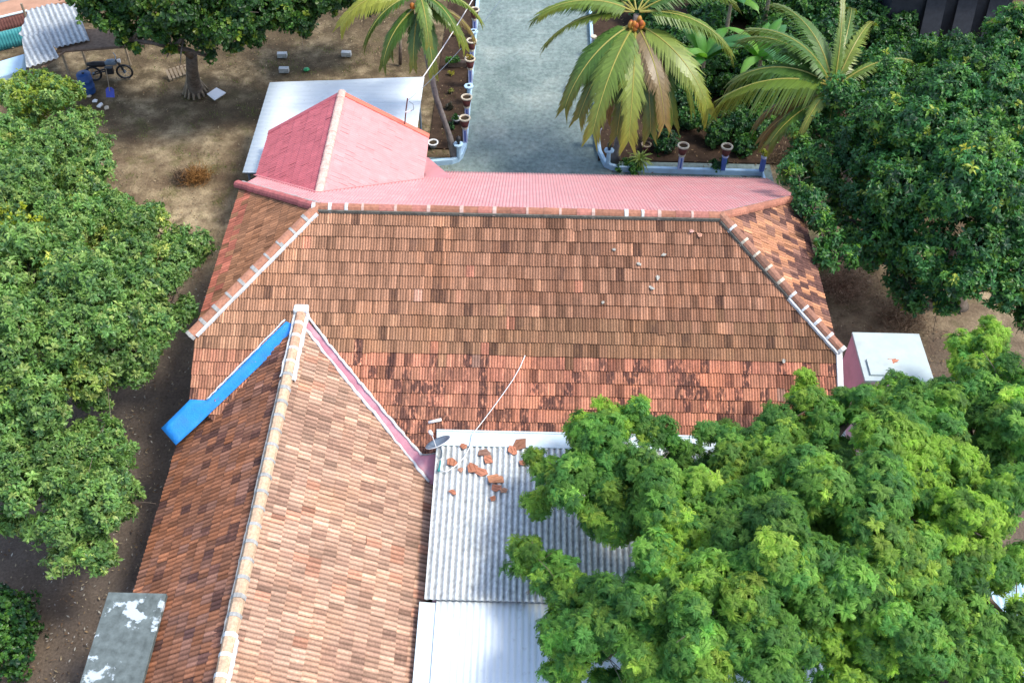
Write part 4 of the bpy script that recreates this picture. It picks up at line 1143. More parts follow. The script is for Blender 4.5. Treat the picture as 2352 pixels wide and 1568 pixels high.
# ---- dark tree at the right
dr = [(0.05, 0.17, 0.04), (0.04, 0.135, 0.04), (0.09, 0.24, 0.045), (0.15, 0.29, 0.04), (0.30, 0.36, 0.05), (0.025, 0.08, 0.03)]
BL4 = px_blobs([(1870, 300, 3.8, 0.85), (1840, 380, 3.3, 0.75), (1960, 260, 4.6, 1.2), (1930, 400, 4.2, 1.1), (2030, 205, 5.2, 1.2), (2030, 340, 5.2, 1.4), (1990, 500, 4.3, 1.1), (1905, 500, 3.5, 0.7), (1872, 470, 5.1, 0.5), (1838, 415, 5.2, 0.42), (1893, 545, 5.0, 0.45), (1812, 385, 4.9, 0.36), (1885, 500, 5.3, 0.4), (1925, 590, 4.7, 0.5),
    (2140, 152, 5.4, 1.1), (2140, 280, 6.0, 1.6), (2110, 450, 5.4, 1.4), (2050, 590, 4.3, 1.0), (2240, 145, 5.6, 1.15), (2260, 240, 6.2, 1.7), (2230, 420, 6.0, 1.6), (2180, 580, 5.0, 1.2), (2110, 670, 3.9, 0.75),
    (2330, 150, 5.8, 1.3), (2350, 330, 6.2, 1.7), (2330, 520, 5.6, 1.5), (2290, 650, 4.6, 1.0), (2380, 680, 4.8, 1.2), (1960, 590, 3.7, 0.65), (2170, 690, 3.6, 0.5), (2355, 80, 6.0, 1.1)], 0.6)
_, counts['right'] = tree('mango_tree', 'dense dark green tree right of the pink back roof', 'tree', gz(2200, 700), gz(2190, 560, 2.8), 0.25, BL4, TW, 'leaf', 30, dr, [4, 4, 3, 1.5, 0.25, 1.5], 0.95, 304, lob=(9, 0.45, 0.75, 0.2), inner=0.45)
# ---- feathery tree in the lower right
nm = [(0.145, 0.31, 0.055), (0.10, 0.255, 0.055), (0.22, 0.40, 0.075), (0.085, 0.22, 0.055)]
BL5 = px_blobs([(1385, 955, 4.9, 0.5), (1335, 990, 4.8, 0.45), (1450, 970, 4.9, 0.55), (1500, 990, 5.0, 0.45), (1535, 1025, 4.9, 0.4), (1400, 1040, 5.2, 0.8), (1290, 1080, 4.7, 0.55), (1330, 1130, 5.0, 0.75), (1245, 1140, 4.5, 0.45), (1250, 1070, 4.6, 0.4),
    (1460, 1130, 5.6, 0.85), (1420, 1200, 5.4, 0.7), (1240, 1290, 4.3, 0.5), (1205, 1262, 4.2, 0.4), (1190, 1300, 4.1, 0.3), (1280, 1330, 4.6, 0.5), (1330, 1370, 4.7, 0.55), (1235, 1345, 4.3, 0.3), (1300, 1420, 4.6, 0.5), (1660, 1010, 5.0, 0.5), (1600, 1090, 5.4, 0.75), (1690, 1080, 5.4, 0.75),
    (1838, 890, 5.2, 0.4), (1800, 975, 5.2, 0.5), (1740, 985, 5.2, 0.25), (1860, 950, 5.4, 0.6), (1780, 1040, 5.6, 0.75), (1880, 1030, 5.8, 0.8), (1960, 950, 5.4, 0.6), (2040, 930, 5.4, 0.7), (2130, 950, 5.6, 0.8),
    (1560, 1190, 6.0, 0.9), (1680, 1190, 6.3, 1.0), (1800, 1150, 6.4, 1.0), (1930, 1130, 6.5, 1.0), (2040, 1060, 6.3, 1.0), (2140, 1050, 6.3, 0.9),
    (2260, 820, 5.8, 0.75), (2220, 890, 5.8, 0.8), (2310, 880, 6.0, 0.8), (2240, 990, 6.3, 0.95), (2340, 980, 6.2, 0.9), (2270, 770, 5.6, 0.4),
    (1560, 1310, 6.4, 0.75), (1500, 1350, 6.0, 0.9), (1620, 1290, 6.5, 0.7), (1450, 1420, 5.6, 0.8), (1370, 1400, 5.0, 0.65), (1330, 1460, 4.9, 0.6), (1400, 1500, 5.4, 0.8), (1530, 1460, 6.2, 1.0), (1650, 1400, 6.6, 1.0), (1310, 1530, 4.8, 0.5),
    (1780, 1270, 6.8, 1.0), (1900, 1250, 7.0, 1.0), (2020, 1200, 6.9, 1.0), (1780, 1390, 6.7, 1.0), (1900, 1380, 6.8, 1.0), (2030, 1330, 6.8, 1.0), (2160, 1140, 7.0, 0.75), (2130, 1210, 7.0, 0.85), (2220, 1210, 6.7, 0.7), (2150, 1310, 6.8, 0.85), (2240, 1330, 6.2, 0.7),
    (1620, 1530, 6.3, 0.85), (1520, 1570, 6.0, 0.8), (1740, 1510, 6.4, 0.8), (1960, 1510, 6.6, 0.8), (1860, 1490, 6.4, 0.75), (2070, 1440, 6.4, 0.85), (2200, 1430, 6.2, 0.75), (2180, 1510, 6.0, 0.7), (2270, 1530, 5.9, 0.6), (2050, 1570, 6.0, 0.9), (1440, 1590, 5.4, 0.7), (2330, 1150, 6.3, 0.8), (2350, 1300, 5.2, 0.6), (2335, 1430, 5.6, 0.6), (2350, 1530, 5.6, 0.7)], 0.95)
def fresh_tips(P, col, rng):
    for (x, y, z, r) in ((1385, 930, 5, 1.0), (1830, 880, 5.2, 0.9), (2160, 1140, 7, 1.3), (2290, 800, 5.8, 1.2), (1560, 1300, 6.4, 0.9), (1960, 1500, 6.6, 0.8), (2240, 1330, 6.2, 0.8)):
        d = np.linalg.norm(P-gz(x, y, z), axis=1)
        k = (d < r) & (rng.random(len(P)) < 0.6); col[k] = np.array([0.29, 0.47, 0.06])*(1+rng.normal(0, 0.12, (k.sum(), 1)))
    return col
_, counts['neem'] = tree('neem_tree', 'bright feathery tree in front of the corrugated lean-to roof', 'tree', (9.0, -5.0, 0), (8.6, -5.0, 3.2), 0.3, BL5, TN, 'neem', 27.0, nm, [4, 3, 2, 2], 0.58, 305, lob=(11, 0.46, 0.80, 0.55), inner=0.5, bias=1.0, extra=fresh_tips, lump=0.12, tint=0.16, flush=0.34)

# ---- palms
def frond(mbs, base, az, el, L, droop, rng, cols, width=0.55, n=84, twist=0.0, sag=0.9):
    """one pinnate leaf: curved midrib with hanging leaflets"""
    h = np.array([math.cos(az), math.sin(az), 0.0]); up = np.array([0, 0, 1.0])
    pts = []; p = np.asarray(base, float); a = el; m = 18
    for i in range(m+1):
        pts.append(p); a2 = el-droop*(i/m)**1.3
        p = p+(h*math.cos(a2)+up*math.sin(a2))*L/m
    pts = np.array(pts)
    mbs['rib'].tube(pts, list(np.linspace(0.035, 0.006, m+1)), 5)
    V, F, C = mbs['V'], mbs['F'], mbs['C']
    yc = cols
    for q in range(n):
        t = 0.10+0.9*(q+0.5)/n
        x = t*m; i = min(int(x), m-1); f = x-i
        P0 = pts[i]*(1-f)+pts[i+1]*f; tg = pts[i+1]-pts[i]; tg /= np.linalg.norm(tg)
        s0 = np.cross(tg, up); s0 /= np.linalg.norm(s0)+1e-6
        if twist: s0 = s0*math.cos(twist)+np.cross(tg, s0)*math.sin(twist)
        nr = np.cross(s0, tg)
        l = width*L/3.2*(math.sin(min(1.0, t*1.25+0.18)*math.pi*0.86)**0.7*0.9+0.12)*1.15
        for sg in (-1, 1):
            d = s0*sg*0.70+tg*(0.62+0.45*t)+nr*0.10; d /= np.linalg.norm(d)
            ll = l*rng.uniform(0.72, 1.15)*(0.45 if rng.random() < 0.05 else 1.0); w = 0.034*rng.uniform(0.8, 1.2)
            g = np.array([0, 0, -1.0])
            m1 = P0+d*ll*0.45+g*ll*0.10*sag; e = P0+d*ll*0.86+g*ll*0.42*sag
            wv = tg-d*(tg@d); wv /= np.linalg.norm(wv)+1e-6
            b = len(V)
            V += [P0-wv*w*0.7, P0+wv*w*0.7, m1-wv*w, m1+wv*w, e-wv*0.003, e+wv*0.003]
            F += [(b, b+1, b+3, b+2), (b+2, b+3, b+5, b+4)]
            c = yc*rng.uniform(0.8, 1.2)
            tipc = lerp(c, np.array([0.30, 0.24, 0.03]), 0.4*max(0, t-0.55)/0.45)
            C += [c, c, tipc, tipc, tipc*0.95, tipc*0.95]
def palm(label, base_pts, crown, fr, seed, r=0.12, nuts=8, group=None, coc=True):
    rng = np.random.default_rng(seed)
    t = thing('coconut_palm', label, 'palm tree', base_pts[0], group)
    mb = MB(); pts = []
    P = [np.asarray(p, float) for p in base_pts]+[np.asarray(crown, float)]
    for a, b in zip(P[:-1], P[1:]):
        for k in range(6): pts.append(lerp(a, b, k/6))
    pts.append(P[-1])
    rr = [r*(1.35-0.6*min(1, i/8) if i < 8 else 0.85)*(1.08 if i % 2 else 0.96) for i in range(len(pts))]
    mb.tube(pts, rr, 12); mb.build('trunk', 'palm_bark', t, smooth=True)
    C0 = np.asarray(crown, float)
    for (az, el, L, dr, col, w, sag) in fr:
        S = {'rib': MB(), 'V': [], 'F': [], 'C': []}
        az += rng.normal(0, 4); el += rng.normal(0, 3); dr += rng.normal(0, 5); L *= rng.uniform(0.92, 1.08)
        frond(S, C0+C3(0.10*math.cos(math.radians(az)), 0.10*math.sin(math.radians(az)), 0.12 if el > 8 else -0.30), math.radians(az), math.radians(el), L, math.radians(dr), rng, np.array(col), w, sag=sag, twist=rng.normal(0, 0.28))
        me = np_mesh('frond', np.array(S['V']), np.array(S['F']), np.clip(np.array(S['C']), 0, 1))
        o = link_mesh('frond', me, 'frond', t)
        S['rib'].cur = (0.42, 0.36, 0.07); S['rib'].c = [(0.40, 0.36, 0.08)]*len(S['rib'].v)
        S['rib'].build('midrib', 'frond', o)
    for k in range(nuts if coc else 0):
        a = rng.uniform(0, 6.28); q = C0+C3(0.22*math.cos(a), 0.14*math.sin(a)-0.34, -0.02-0.22*rng.random())
        mb = MB(); mb.cur = ((0.45, 0.17, 0.03), (0.5, 0.26, 0.05), (0.36, 0.10, 0.03))[k % 3]
        mb.lathe([(0.0, -0.12), (0.06, -0.09), (0.085, -0.02), (0.075, 0.05), (0.04, 0.1), (0.0, 0.115)], 10, (0, 0, 0))
        o = mb.build('coconut', 'coconut', t, smooth=True, world=False); o.location = Vector(q)-t.location
    return t
G1, G2, G3, YB_, DRY = (0.08, 0.165, 0.03), (0.135, 0.215, 0.035), (0.20, 0.265, 0.04), (0.28, 0.30, 0.04), (0.19, 0.135, 0.055)
# right palm
b2 = gz(1412, 372); c2 = gy(1462, 34, b2[1]+0.3)
palm('coconut palm with orange nuts over the right bed of the driveway', [b2, gy(1440, 230, b2[1]+0.12)], c2,
     [(-90, -8, 4.1, 62, G3, 0.62, 0.8), (-113, -2, 4.3, 62, G2, 0.62, 0.8), (-137, 2, 4.0, 66, G1, 0.6, 0.9), (-160, 12, 3.4, 66, G3, 0.5, 1.0), (178, 20, 3.5, 62, G1, 0.6, 1.0), (-170, 28, 3.3, 66, G2, 0.5, 1.0),
      (-70, -6, 4.0, 66, DRY, 0.6, 0.8), (-52, 4, 4.4, 66, G3, 0.66, 0.8), (-24, 14, 3.5, 74, G2, 0.6, 1.0), (10, 30, 3.4, 70, G1, 0.6, 1.0), (60, 40, 3.6, 66, G2, 0.55, 1.0), (105, 45, 3.6, 66, G1, 0.55, 1.0), (145, 40, 3.6, 66, G2, 0.55, 1.0),
      (-80, -34, 3.5, 46, DRY, 0.5, 1.0), (-125, -30, 3.4, 48, DRY, 0.5, 1.0), (-60, -30, 3.6, 50, DRY, 0.5, 1.0), (-148, -20, 3.5, 55, DRY, 0.5, 1.0), (-40, -14, 3.4, 60, G1, 0.55, 1.0), (-101, -22, 3.7, 50, G1, 0.6, 1.0), (-126, -16, 3.8, 55, G1, 0.6, 1.0), (-78, -20, 3.7, 52, G1, 0.6, 1.0), (-62, -14, 3.9, 58, G1, 0.6, 1.0), (-6, 16, 3.2, 72, G1, 0.6, 1.0), (-150, -6, 3.5, 62, G1, 0.6, 1.0), (35, 34, 3.5, 66, G1, 0.6, 1.0), (160, 30, 3.4, 66, G1, 0.6, 1.0)], 401, 0.13, 16)
# left palm, trunk leaning across the carport corner
b1 = gz(1046, 366)
palm('leaning coconut palm left of the driveway, trunk crossing the white shelter corner', [b1, gy(1030, 305, b1[1]), gy(1002, 225, b1[1]), gy(983, 140, b1[1])], gy(963, -8, b1[1]),
     [(-158, 22, 3.0, 88, YB_, 0.66, 1.0), (-178, 30, 2.8, 80, G1, 0.6, 1.0), (-35, 5, 2.3, 85, G2, 0.55, 1.0), (-20, 25, 2.5, 85, G2, 0.55, 1.0), (-62, -14, 2.3, 66, G1, 0.6, 1.0), (-95, -24, 2.1, 55, G1, 0.6, 1.0), (-125, -10, 2.6, 70, G1, 0.65, 1.0), (-145, 4, 2.8, 76, G1, 0.65, 1.0), (-48, 8, 2.4, 80, G1, 0.6, 1.0), (-75, 10, 2.2, 85, G2, 0.6, 1.0), (170, 35, 3.0, 80, G1, 0.6, 1.0), (140, 40, 3.2, 70, G1, 0.6, 1.0), (100, 45, 3.2, 70, G2, 0.6, 1.0), (50, 45, 3.2, 70, G1, 0.6, 1.0), (25, 35, 3.0, 70, G2, 0.55, 1.0), (-130, -10, 2.2, 80, G1, 0.55, 1.0), (-5, -5, 2.2, 75, DRY, 0.5, 1.1)], 402, 0.12, 5)
# third palm at the edge of the dark tree
b3 = gz(1960, 470); c3 = gy(1915, 205, b3[1])
palm('coconut palm with a long level frond beside the dark right tree', [b3, gy(1935, 330, b3[1])], c3,
     [(-174, 20, 3.5, 60, G2, 1.15, 1.9), (158, 55, 3.6, 82, G1, 0.75, 1.0), (-130, 10, 2.0, 80, G3, 0.5, 1.0), (95, 72, 2.8, 35, G2, 0.4, 0.8), (55, 60, 3.2, 85, G3, 0.5, 1.0), (120, 55, 3.4, 75, G1, 0.65, 1.0), (20, 40, 3.0, 70, G2, 0.5, 1.0), (-100, -5, 2.0, 80, G1, 0.5, 1.0), (-165, -15, 2.7, 60, DRY, 0.6, 1.2), (175, -5, 2.6, 70, DRY, 0.6, 1.2), (135, 35, 3.0, 70, G1, 0.6, 1.0), (170, 38, 3.4, 78, G1, 0.9, 1.4), (-150, 4, 2.8, 66, G1, 0.8, 1.4), (70, 45, 3.2, 70, G1, 0.6, 1.0), (105, 40, 3.2, 70, G1, 0.6, 1.0), (148, 40, 3.5, 74, G1, 0.8, 1.3)], 403, 0.13, 8)

# ---- banana plants and undergrowth behind the right palm
def banana(loc, label, leaves, seed, hgt=1.6):
    rng = np.random.default_rng(seed); loc = np.asarray(loc)
    t = thing('banana_plant', label, 'plant', loc, 'banana plants behind the right palm')
    mb = MB(); mb.tube([loc, loc+C3(0.05, 0, hgt*0.5), loc+C3(0.05, 0.05, hgt)], [0.11, 0.09, 0.06], 9); mb.build('stem', 'pale_wood', t, smooth=True)
    for k in range(leaves):
        az = 2.4*k+rng.normal(0, 0.3); el = rng.uniform(0.6, 1.25); L = rng.uniform(1.7, 2.5); W = rng.uniform(0.24, 0.34)
        h = C3(math.cos(az), math.sin(az), 0); s = C3(-math.sin(az), math.cos(az), 0); p = loc+C3(0.05, 0.05, hgt-0.1); V = []; F = []; C = []; m = 14
        c0 = np.array([(0.07, 0.20, 0.03), (0.12, 0.27, 0.04), (0.05, 0.16, 0.045)][k % 3])
        for i in range(m+1):
            tt = i/m; a = el-1.9*tt**1.5; wd = W*math.sin(min(1, tt*1.1+0.05)*math.pi)**0.6 if i < m else 0.01
            tear = rng.uniform(0.75, 1.0)
            V += [p-s*wd*tear-C3(0, 0, wd*0.35), p, p+s*wd*rng.uniform(0.75, 1)-C3(0, 0, wd*0.35)]
            C += [c0*rng.uniform(0.85, 1.15), c0*1.5, c0*rng.uniform(0.85, 1.15)]
            p = p+(h*math.cos(a)+C3(0, 0, math.sin(a)))*L/m
        for i in range(m):
            for q in (0, 1): F.append((3*i+q, 3*i+q+1, 3*i+q+4, 3*i+q+3))
        link_mesh('leaf', np_mesh('leaf', np.array(V), np.array(F), np.array(C), True), 'banana', t)
banana(gz(1655, 130), 'banana plant with tall arching leaves right of the palm crown', 11, 501, 2.6)
banana(gz(1600, 230), 'banana plant lower down behind the right palm fronds', 9, 502, 2.0)
banana(gz(1725, 235), 'banana plant between the two right palms', 9, 503, 2.1)
banana(gz(1745, 90), 'banana plant at the top edge between the two right palms', 10, 504, 2.6)
banana(gz(1650, 30), 'farthest banana plant at the top of the photo', 9, 505, 2.4)

def bush(name, label, px, py, h, r, cols, seed, templ=TB, mat='leaf', dens=40, scale=0.8, group=None, cat='shrub', nb=4):
    rng = np.random.default_rng(seed); b = gz(px, py)
    t = thing(name, label, cat, b, group)
    blobs = [(*(b+C3(rng.normal(0, r*0.5), rng.normal(0, r*0.5), max(0.15, h*(0.35+0.6*k/nb)))), r*rng.uniform(0.55, 0.85)) for k in range(nb)]
    mb = MB()
    for bl in blobs: mb.tube([b, lerp(b, np.array(bl[:3]), 0.5)+C3(0, 0, 0.05), bl[:3]], [0.03, 0.022, 0.01], 5)
    mb.build('stems', 'bark', t)
    P, D = crown_points(blobs, dens, rng, 0.6, 0.5)
    scatter('foliage', templ, P, D, scale*rng.uniform(0.7, 1.2, len(P)), leaf_cols(len(P), rng, cols, [1]*len(cols)), mat, t, rng)
    return t
gk = [(0.03, 0.11, 0.03), (0.05, 0.15, 0.03), (0.025, 0.08, 0.035)]
gl = [(0.07, 0.19, 0.03), (0.10, 0.24, 0.035), (0.05, 0.14, 0.03)]
bush('shrub', 'dark green shrub under the right palm fronds', 1515, 345, 0.8, 0.55, gk, 601)
bush('shrub', 'bright green bushy shrub behind the grey rimmed pot', 1635, 330, 1.0, 0.55, gl+gk, 602)
bush('shrub', 'slim dark shrub crossing the front wall between two pots', 1648, 395, 0.7, 0.25, gk, 603)
bush('shrub', 'small dark shrub at the foot of the spiky plant', 1437, 392, 0.35, 0.3, gl, 604)
bush('shrub', 'tall dark foliage behind the right palm trunk', 1540, 270, 1.2, 0.75, gk, 605)
bush('shrub', 'leafy undergrowth below the level palm frond', 1760, 330, 0.9, 0.7, gk+gl, 606)
bush('shrub', 'leafy undergrowth beneath the banana leaves', 1690, 290, 0.8, 0.8, gk, 607)
bush('shrub', 'leafy undergrowth at the top edge right of the palm crown', 1560, 130, 1.2, 1.0, gl+gk, 608)
bush('shrub', 'leafy mass behind the banana plants at the top', 1800, 130, 1.6, 1.3, gk+gl, 609, nb=6, dens=26)
bush('shrub', 'dark leafy mass at the top between third palm and dark tree', 1990, 60, 1.4, 1.2, gk, 610, nb=5, dens=26)
bush('shrub', 'dark leaves at the lower left corner of the yard', 15, 1480, 1.0, 0.75, gl+gk, 611, nb=6)
bush('shrub', 'low leafy sprigs at the left edge above the corner shrub', 5, 1400, 0.6, 0.45, gk, 612)
for k, (x, y, s, cc, lab) in enumerate([(1038, 62, 0.22, gl, 'bright green sprig beside the wire near the top of the wall'), (1043, 84, 0.14, [(0.4, 0.18, 0.05)], 'small orange leaved plant beside the drive wall'),
        (1050, 134, 0.22, gl, 'green plants growing in the earthen trough'), (1037, 174, 0.12, [(0.38, 0.34, 0.05)], 'yellow leaved seedling left of the drive wall'),
        (1037, 218, 0.12, [(0.2, 0.2, 0.04)], 'olive seedling left of the drive wall'), (1049, 274, 0.13, gl, 'tuft of green growing in the dark ground pot'), (1033, 296, 0.13, gk, 'dark sprig by the palm trunk foot'), (1034, 250, 0.16, [(0.05, 0.05, 0.03)], 'withered dark plant left of the drive wall'),
        (1075, 128, 0.09, [(0.45, 0.36, 0.05)], 'little yellow plant in the wall pot'), (1753, 338, 0.16, [(0.42, 0.42, 0.05)], 'yellow green sprig above the last striped pillar')]):
    bush('small_plant', lab, x, y, s*1.4, s, cc, 630+k, dens=90, scale=0.55, cat='plant', nb=3)
for o in bpy.data.objects:
    if o.get('label') in ('little yellow plant in the wall pot',): o.location = (lx, gz(1073, 134, ZRIM)[1], ZRIM-0.06)
    if o.get('label') == 'yellow green sprig above the last striped pillar': o.location = (v5[0]-0.05, v5[1], HW+PH+0.04)
    if o.get('label') == 'green plants growing in the earthen trough': o.location.z = 0.2; o.location.y = gz(1050, 152)[1]
    if o.get('label') == 'tuft of green growing in the dark ground pot': o.location = gz(1049, 284)+C3(0, 0, 0.2)
rngu = np.random.default_rng(650)
for k, (x, y, h, r, lab) in enumerate([(1580, 200, 1.3, 0.8, 'leafy clump between palm fronds and banana stems'), (1700, 200, 1.2, 0.8, 'leafy clump left of the third palm fronds'), (1620, 70, 1.5, 1.0, 'leafy clump at the top behind the right palm'),
        (1770, 240, 1.2, 0.8, 'leafy clump below the arching third palm frond'), (1730, 20, 1.6, 1.1, 'leafy clump at the top edge among banana leaves'), (1850, 60, 1.8, 1.2, 'leafy clump at the top edge right of the bananas'),
        (1860, 150, 1.5, 1.0, 'leafy clump behind the third palm crown'), (1580, 300, 0.9, 0.5, 'leafy clump beside the right palm trunk shade'), (1700, 350, 0.6, 0.45, 'low leafy clump above the striped pillar pot'), (1930, 20, 1.8, 1.2, 'leafy clump at the top edge above the third palm'), (2040, 5, 1.8, 1.2, 'leafy clump at the top edge over the dark tree'), (1480, 60, 1.2, 0.9, 'leafy clump right behind the coconut cluster'), (1500, 190, 1.2, 0.8, 'leafy clump behind the right palm trunk'), (1820, 230, 1.2, 0.8, 'leafy clump under the third palm crown'), (1730, 300, 0.9, 0.6, 'leafy clump below the level palm frond tip')]):
    bush('shrub', lab, x, y, h, r, gk+gl+[(0.05, 0.16, 0.05)], 660+k, dens=30, scale=1.0, nb=5)
q_ = 0
for k in range(60):
    px_, py_ = rngu.uniform(1500, 2080), rngu.uniform(10, 330)
    if py_ > 300 and px_ < 1640 or py_ > 330-(px_-1500)*0.0: continue
    o = bush('shrub', 'leafy green shrub in the undergrowth behind the right palms', px_, py_, rngu.uniform(0.9, 1.7), rngu.uniform(0.6, 1.0), gk+gl, 700+k, dens=24, scale=1.05, nb=4, group='undergrowth shrubs behind the right palms')
    q_ += 1
    if q_ >= 30: break
# spiky rosette
sp = thing('rosette_plant', 'yellow green spiky rosette plant at the front wall', 'plant', gz(1470, 385))
V, F, C = [], [], []; rng = np.random.default_rng(77); c0 = gz(1468, 385)+C3(0, 0, 0.3)
for k in range(46):
    az = 2.4*k; el = 1.3*(1-k/46)-0.25; L = rng.uniform(0.45, 0.62); h = C3(math.cos(az), math.sin(az), 0); s = C3(-math.sin(az), math.cos(az), 0)
    p1 = c0+(h*math.cos(el)+C3(0, 0, math.sin(el)))*L*0.55; p2 = p1+(h*math.cos(el-0.8)+C3(0, 0, math.sin(el-0.8)))*L*0.5
    b = len(V); V += [c0-s*0.012, c0+s*0.012, p1-s*0.032, p1+s*0.032, p2-s*0.004, p2+s*0.004]; F += [(b, b+1, b+3, b+2), (b+2, b+3, b+5, b+4)]
    c = np.array([0.24, 0.31, 0.05])*rng.uniform(0.7, 1.3); C += [c*0.8, c*0.8, c, c, c*1.2, c*1.2]
link_mesh('leaves', np_mesh('leaves', np.array(V), np.array(F), np.array(C)), 'leaf', sp)
mb = MB(); mb.tube([gz(1470, 385), c0], 0.04, 7); mb.build('stem', 'bark', sp)
# dry brush heaps
def brush(label, px, py, r, h, seed, col=(0.20, 0.14, 0.09), n=900):
    rng = np.random.default_rng(seed); b = gz(px, py); V, F, C = [], [], []
    for k in range(n):
        p = b+C3(*(rng.normal(0, r*0.5, 2)), abs(rng.normal(0, h*0.45))); d = rng.normal(0, 1, 3); d[2] = abs(d[2])*0.7; d /= np.linalg.norm(d); l = rng.uniform(0.08, 0.28); s = np.cross(d, rng.normal(size=3)); s /= np.linalg.norm(s)
        i = len(V); V += [p-s*0.006, p+s*0.006, p+d*l+s*0.004, p+d*l-s*0.004]; F += [(i, i+1, i+2, i+3)]; C += [np.array(col)*rng.uniform(0.5, 1.5)]*4
    return tag(link_mesh('brush_heap', np_mesh('brush_heap', np.array(V), np.array(F), np.array(C)), 'dry'), label, 'brush heap')
brush('dry brown brush against the right hip of the roof', 1945, 665, 0.75, 1.1, 701, (0.30, 0.21, 0.14), n=3200)
brush('dry brown brush behind the pink tank house', 2070, 742, 0.8, 0.6, 702, n=2200)
brush('heap of rust brown dry grass in the left yard', 455, 412, 0.45, 0.35, 703, (0.24, 0.12, 0.04), 1500)
brush('dark twiggy heap left of the rust brown grass', 418, 410, 0.35, 0.25, 704, (0.13, 0.09, 0.06), 800)
brush('pile of dry sticks under the third palm', 1800, 372, 0.7, 0.35, 705, (0.14, 0.10, 0.06), 900)

# ------------------------------------------------------------------ yard things at the top left
# old shed with cement sheets
zo = 2.3
osd = thing('old_shed', 'ramshackle open shed roofed with grey cement sheets', 'shed', gz(170, 140))
sh = [[(48, 90), (105, 75), (135, 133), (60, 156)], [(66, 26), (182, 8), (198, 98), (128, 112), (104, 74), (50, 66)]]
q = [gz(x, y, zo+0.12) for x, y in [(50, 88), (104, 74), (136, 134), (62, 158)]]
d = q[3]-q[0]
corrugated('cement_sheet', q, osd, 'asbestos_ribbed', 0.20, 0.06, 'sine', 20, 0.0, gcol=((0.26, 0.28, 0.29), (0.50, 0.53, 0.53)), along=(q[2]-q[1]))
q = [gz(*p, z) for p, z in (((60, 20), zo+0.12), ((50, 92), zo), ((130, 113), zo-0.02), ((128, 8), zo+0.1))]
corrugated('cement_sheet', [gz(66, 24, zo+0.05), gz(44, 82, zo+0.05), gz(132, 112, zo+0.05), gz(120, 10, zo+0.05)], osd, 'asbestos_ribbed', 0.20, 0.06, 'sine', 20, 0.0, gcol=((0.26, 0.28, 0.29), (0.50, 0.53, 0.53)), along=gz(132, 112, zo)-gz(110, 60, zo))
corrugated('cement_sheet', [gz(110, 12, zo+0.07), gz(126, 112, zo+0.07), gz(206, 94, zo+0.07), gz(172, 10, zo+0.07)], osd, 'asbestos_ribbed', 0.20, 0.06, 'sine', 20, 0.0, gcol=((0.26, 0.28, 0.29), (0.50, 0.53, 0.53)), along=gz(132, 112, zo)-gz(110, 60, zo))
for (x, y) in ((167, 194), (118, 190), (205, 165), (300, 150), (90, 120)):
    g0 = gz(x, y); mb = MB(); mb.tube([g0, g0+C3(0, 0, zo-0.05)], 0.05, 7); mb.build('post', 'pale_wood', osd)
mb = MB(); mb.tube([gz(130, 119, zo-0.08), gz(312, 106, zo-0.08)], 0.06, 7); mb.tube([gz(95, 157, zo-0.05), gz(150, 118, zo-0.05)], 0.05, 7); mb.build('beam', 'wood', osd)
mb = MB(); mb.prism([gz(130, 116, zo-0.02), gz(330, 103, zo-0.02), gz(330, 60, zo), gz(150, 70, zo)], 0.04); mb.build('board_roof', 'wood', osd)

dr_ = thing('barrel', 'dark blue plastic barrel standing at the shed corner', 'barrel', gz(205, 212))
mb = MB(); mb.lathe([(0.0, 0), (0.26, 0), (0.28, 0.05), (0.28, 0.28), (0.295, 0.3), (0.28, 0.32), (0.28, 0.58), (0.295, 0.6), (0.28, 0.62), (0.28, 0.84), (0.25, 0.88), (0.0, 0.88)], 22); mb.build('drum', 'blue_plastic', dr_, smooth=True, world=False)
mb = MB(); mb.lathe([(0.05, 0.88), (0.05, 0.91), (0.0, 0.91)], 10); mb.build('bung', 'black', dr_, world=False)
# motorcycle under the shed
mc = thing('motorcycle', 'parked motorcycle in the shade of the old shed', 'motorcycle', gz(255, 182), rz=0.16)
def wheel(x):
    mb = MB(); mb.tube([(x+0.3*math.cos(a), 0, 0.3+0.3*math.sin(a)) for a in np.linspace(0, 2*math.pi, 25)], 0.045, 7, False)
    w = mb.build('wheel', 'black', mc, smooth=True, world=False)
    mb = MB()
    for k in range(8):
        a = k*math.pi/4; mb.tube([(x, 0, 0.3), (x+0.27*math.cos(a), 0, 0.3+0.27*math.sin(a))], 0.008, 4)
    mb.tube([(x, -0.06, 0.3), (x, 0.06, 0.3)], 0.05, 8); mb.build('rim', 'grey_metal', w, world=False)
wheel(-0.62); wheel(0.62)
mb = MB(); mb.tube([(-0.62, 0.08, 0.3), (-0.2, 0.08, 0.42), (0.15, 0.06, 0.4)], 0.03, 6); mb.tube([(-0.62, -0.08, 0.3), (-0.2, -0.08, 0.42), (0.15, -0.06, 0.4)], 0.03, 6); mb.tube([(0.62, 0.06, 0.3), (0.42, 0.04, 0.9)], 0.025, 6); mb.tube([(0.62, -0.06, 0.3), (0.42, -0.04, 0.9)], 0.025, 6); mb.box((-0.12, -0.1, 0.28), (0.2, 0.1, 0.55)); mb.build('frame', 'black', mc, world=False)
mb = MB(); mb.tube([(-0.05, 0, 0.72), (0.1, 0, 0.78), (0.3, 0, 0.78), (0.42, 0, 0.72)], [0.08, 0.13, 0.14, 0.07], 10); mb.build('fuel_tank', 'grey_metal', mc, smooth=True, world=False)
mb = MB(); mb.tube([(-0.75, 0, 0.76), (-0.5, 0, 0.74), (-0.1, 0, 0.72), (0.0, 0, 0.74)], [0.07, 0.12, 0.12, 0.07], 8); mb.build('saddle', 'black', mc, smooth=True, world=False)
